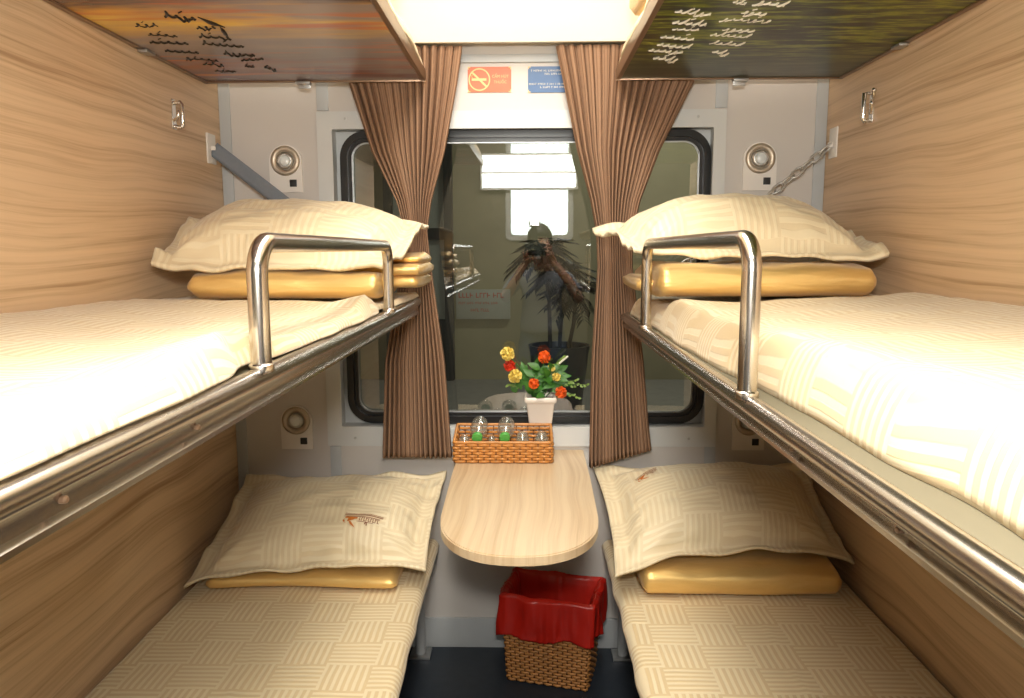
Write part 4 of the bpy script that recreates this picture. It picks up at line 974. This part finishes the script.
skin('jeans', [[(h(0), -2.80, .93, .150, .118, 'pel'), (h(0), -2.80, .80, .160, .126, 'p2')], ['p2', (h(.098), -2.80, .72, .098), (h(.11), -2.735, .46, .074), (h(.11), -2.78, .28, .066), (h(.11), -2.80, .10, .060)], ['p2', (h(-.098), -2.80, .72, .098), (h(-.11), -2.735, .46, .074), (h(-.11), -2.78, .28, .066), (h(-.11), -2.80, .10, .060)]], M['jeans'], t, label='blue jeans')
for sx in (-1, 1):
    skin('shoe', [[(h(sx * .112), -2.81, .055, .045), (h(sx * .116), -2.74, .046, .045), (h(sx * .121), -2.66, .040, .043), (h(sx * .123), -2.60, .034, .034)]], M['shoe'], t)
t = thing('camera', (.019, -2.49, 1.30), 'black camera with a flash held up by the person', 'camera')
b = MB(); b.box(-.048, .092, -2.535, -2.470, 1.310, 1.392, .008); b.box(.062, .100, -2.535, -2.466, 1.310, 1.386, .012); obj('camera_body', b, M['black'], t)
b = MB(); b.prism([(-.016, 1.392), (.054, 1.392), (.044, 1.418), (-.006, 1.418)], XZ, -2.53, -2.475); obj('prism_housing', b, M['black'], t)
b = MB(); b.lathe([(.036, 0), (.036, .024), (.033, .026), (.033, .042), (.035, .044), (.035, .052), (.028, .052), (.022, .045), (0, .047)], (.019, -2.4695, 1.354), (0, 1, 0), 30); obj('lens', b, M['black'], t, smooth=40)
b = MB(); b.box(0, .038, -2.528, -2.488, 1.4185, 1.50, .004); b.box(-.016, .056, -2.535, -2.462, 1.50, 1.56, .006); fl_ = obj('flash_unit', b, M['black'], t)
b = MB(); b.box(-.010, .050, -2.4615, -2.456, 1.508, 1.552, .002); obj('flash_window', b, lamp_mat('flash_tube', (1, .96, .9), 12.0), fl_)


# ================================================================== LIGHT, CAMERA
def area(name, loc, rot, sx, sy, e, col=(1, .945, .86)):
    l = bpy.data.lights.new(name, 'AREA'); l.shape = 'RECTANGLE'; l.size, l.size_y, l.energy, l.color = sx, sy, e, col
    o = bpy.data.objects.new(name, l); COL.objects.link(o); o.location = loc; o.rotation_euler = rot; return o
area('compartment_ceiling_light', (0, -1.25, 2.40), (0, 0, 0), .34, 1.5, 25)
area('flash_bounce_light', (0, -2.45, 2.38), (math.radians(28), 0, 0), .9, .35, 18)  # stands in for flash bounced off the ceiling, no fitting here
area('camera_flash', (.03, -2.452, 1.60), (math.radians(96), 0, 0), .22, .12, 22, (1, .945, .87))
area('photographer_fill_light', (0, -2.10, 2.42), (math.radians(-58), 0, 0), .7, .2, 30)  # added fill turned towards the photographer, no fitting over the door
area('platform_fill_light', (.9, 2.0, 2.98), (0, 0, 0), 1.1, .1, 26, (1, .97, .85))  # added to brighten the platform seen through the pane
w = bpy.data.worlds.new('dim_station_night'); S.world = w; w.use_nodes = True; bg = w.node_tree.nodes['Background']; bg.inputs[0].default_value = (1, .9, .78, 1); bg.inputs[1].default_value = .10

cam = bpy.data.cameras.new('camera'); co = bpy.data.objects.new('camera', cam); COL.objects.link(co); S.camera = co
cam.sensor_width = 36; cam.lens = 745 * 36 / 1024; cam.clip_start = .01
d = Vector((527 - 512, -(249 - 349), -745)).normalized()   # world +Y seen from the camera
X_ = d.cross(Vector((0, 1, 0))).normalized(); Z_ = X_.cross(d)
Rm = Matrix((X_, d, Z_))   # rows: world axes in camera space
co.matrix_world = Matrix.Translation((.019, -2.406, 1.354)) @ Rm.to_4x4()
S.view_settings.view_transform = 'Standard'; S.view_settings.look = 'None'; S.view_settings.exposure = 0; S.view_settings.gamma = 1; S.view_settings.use_curve_mapping = False
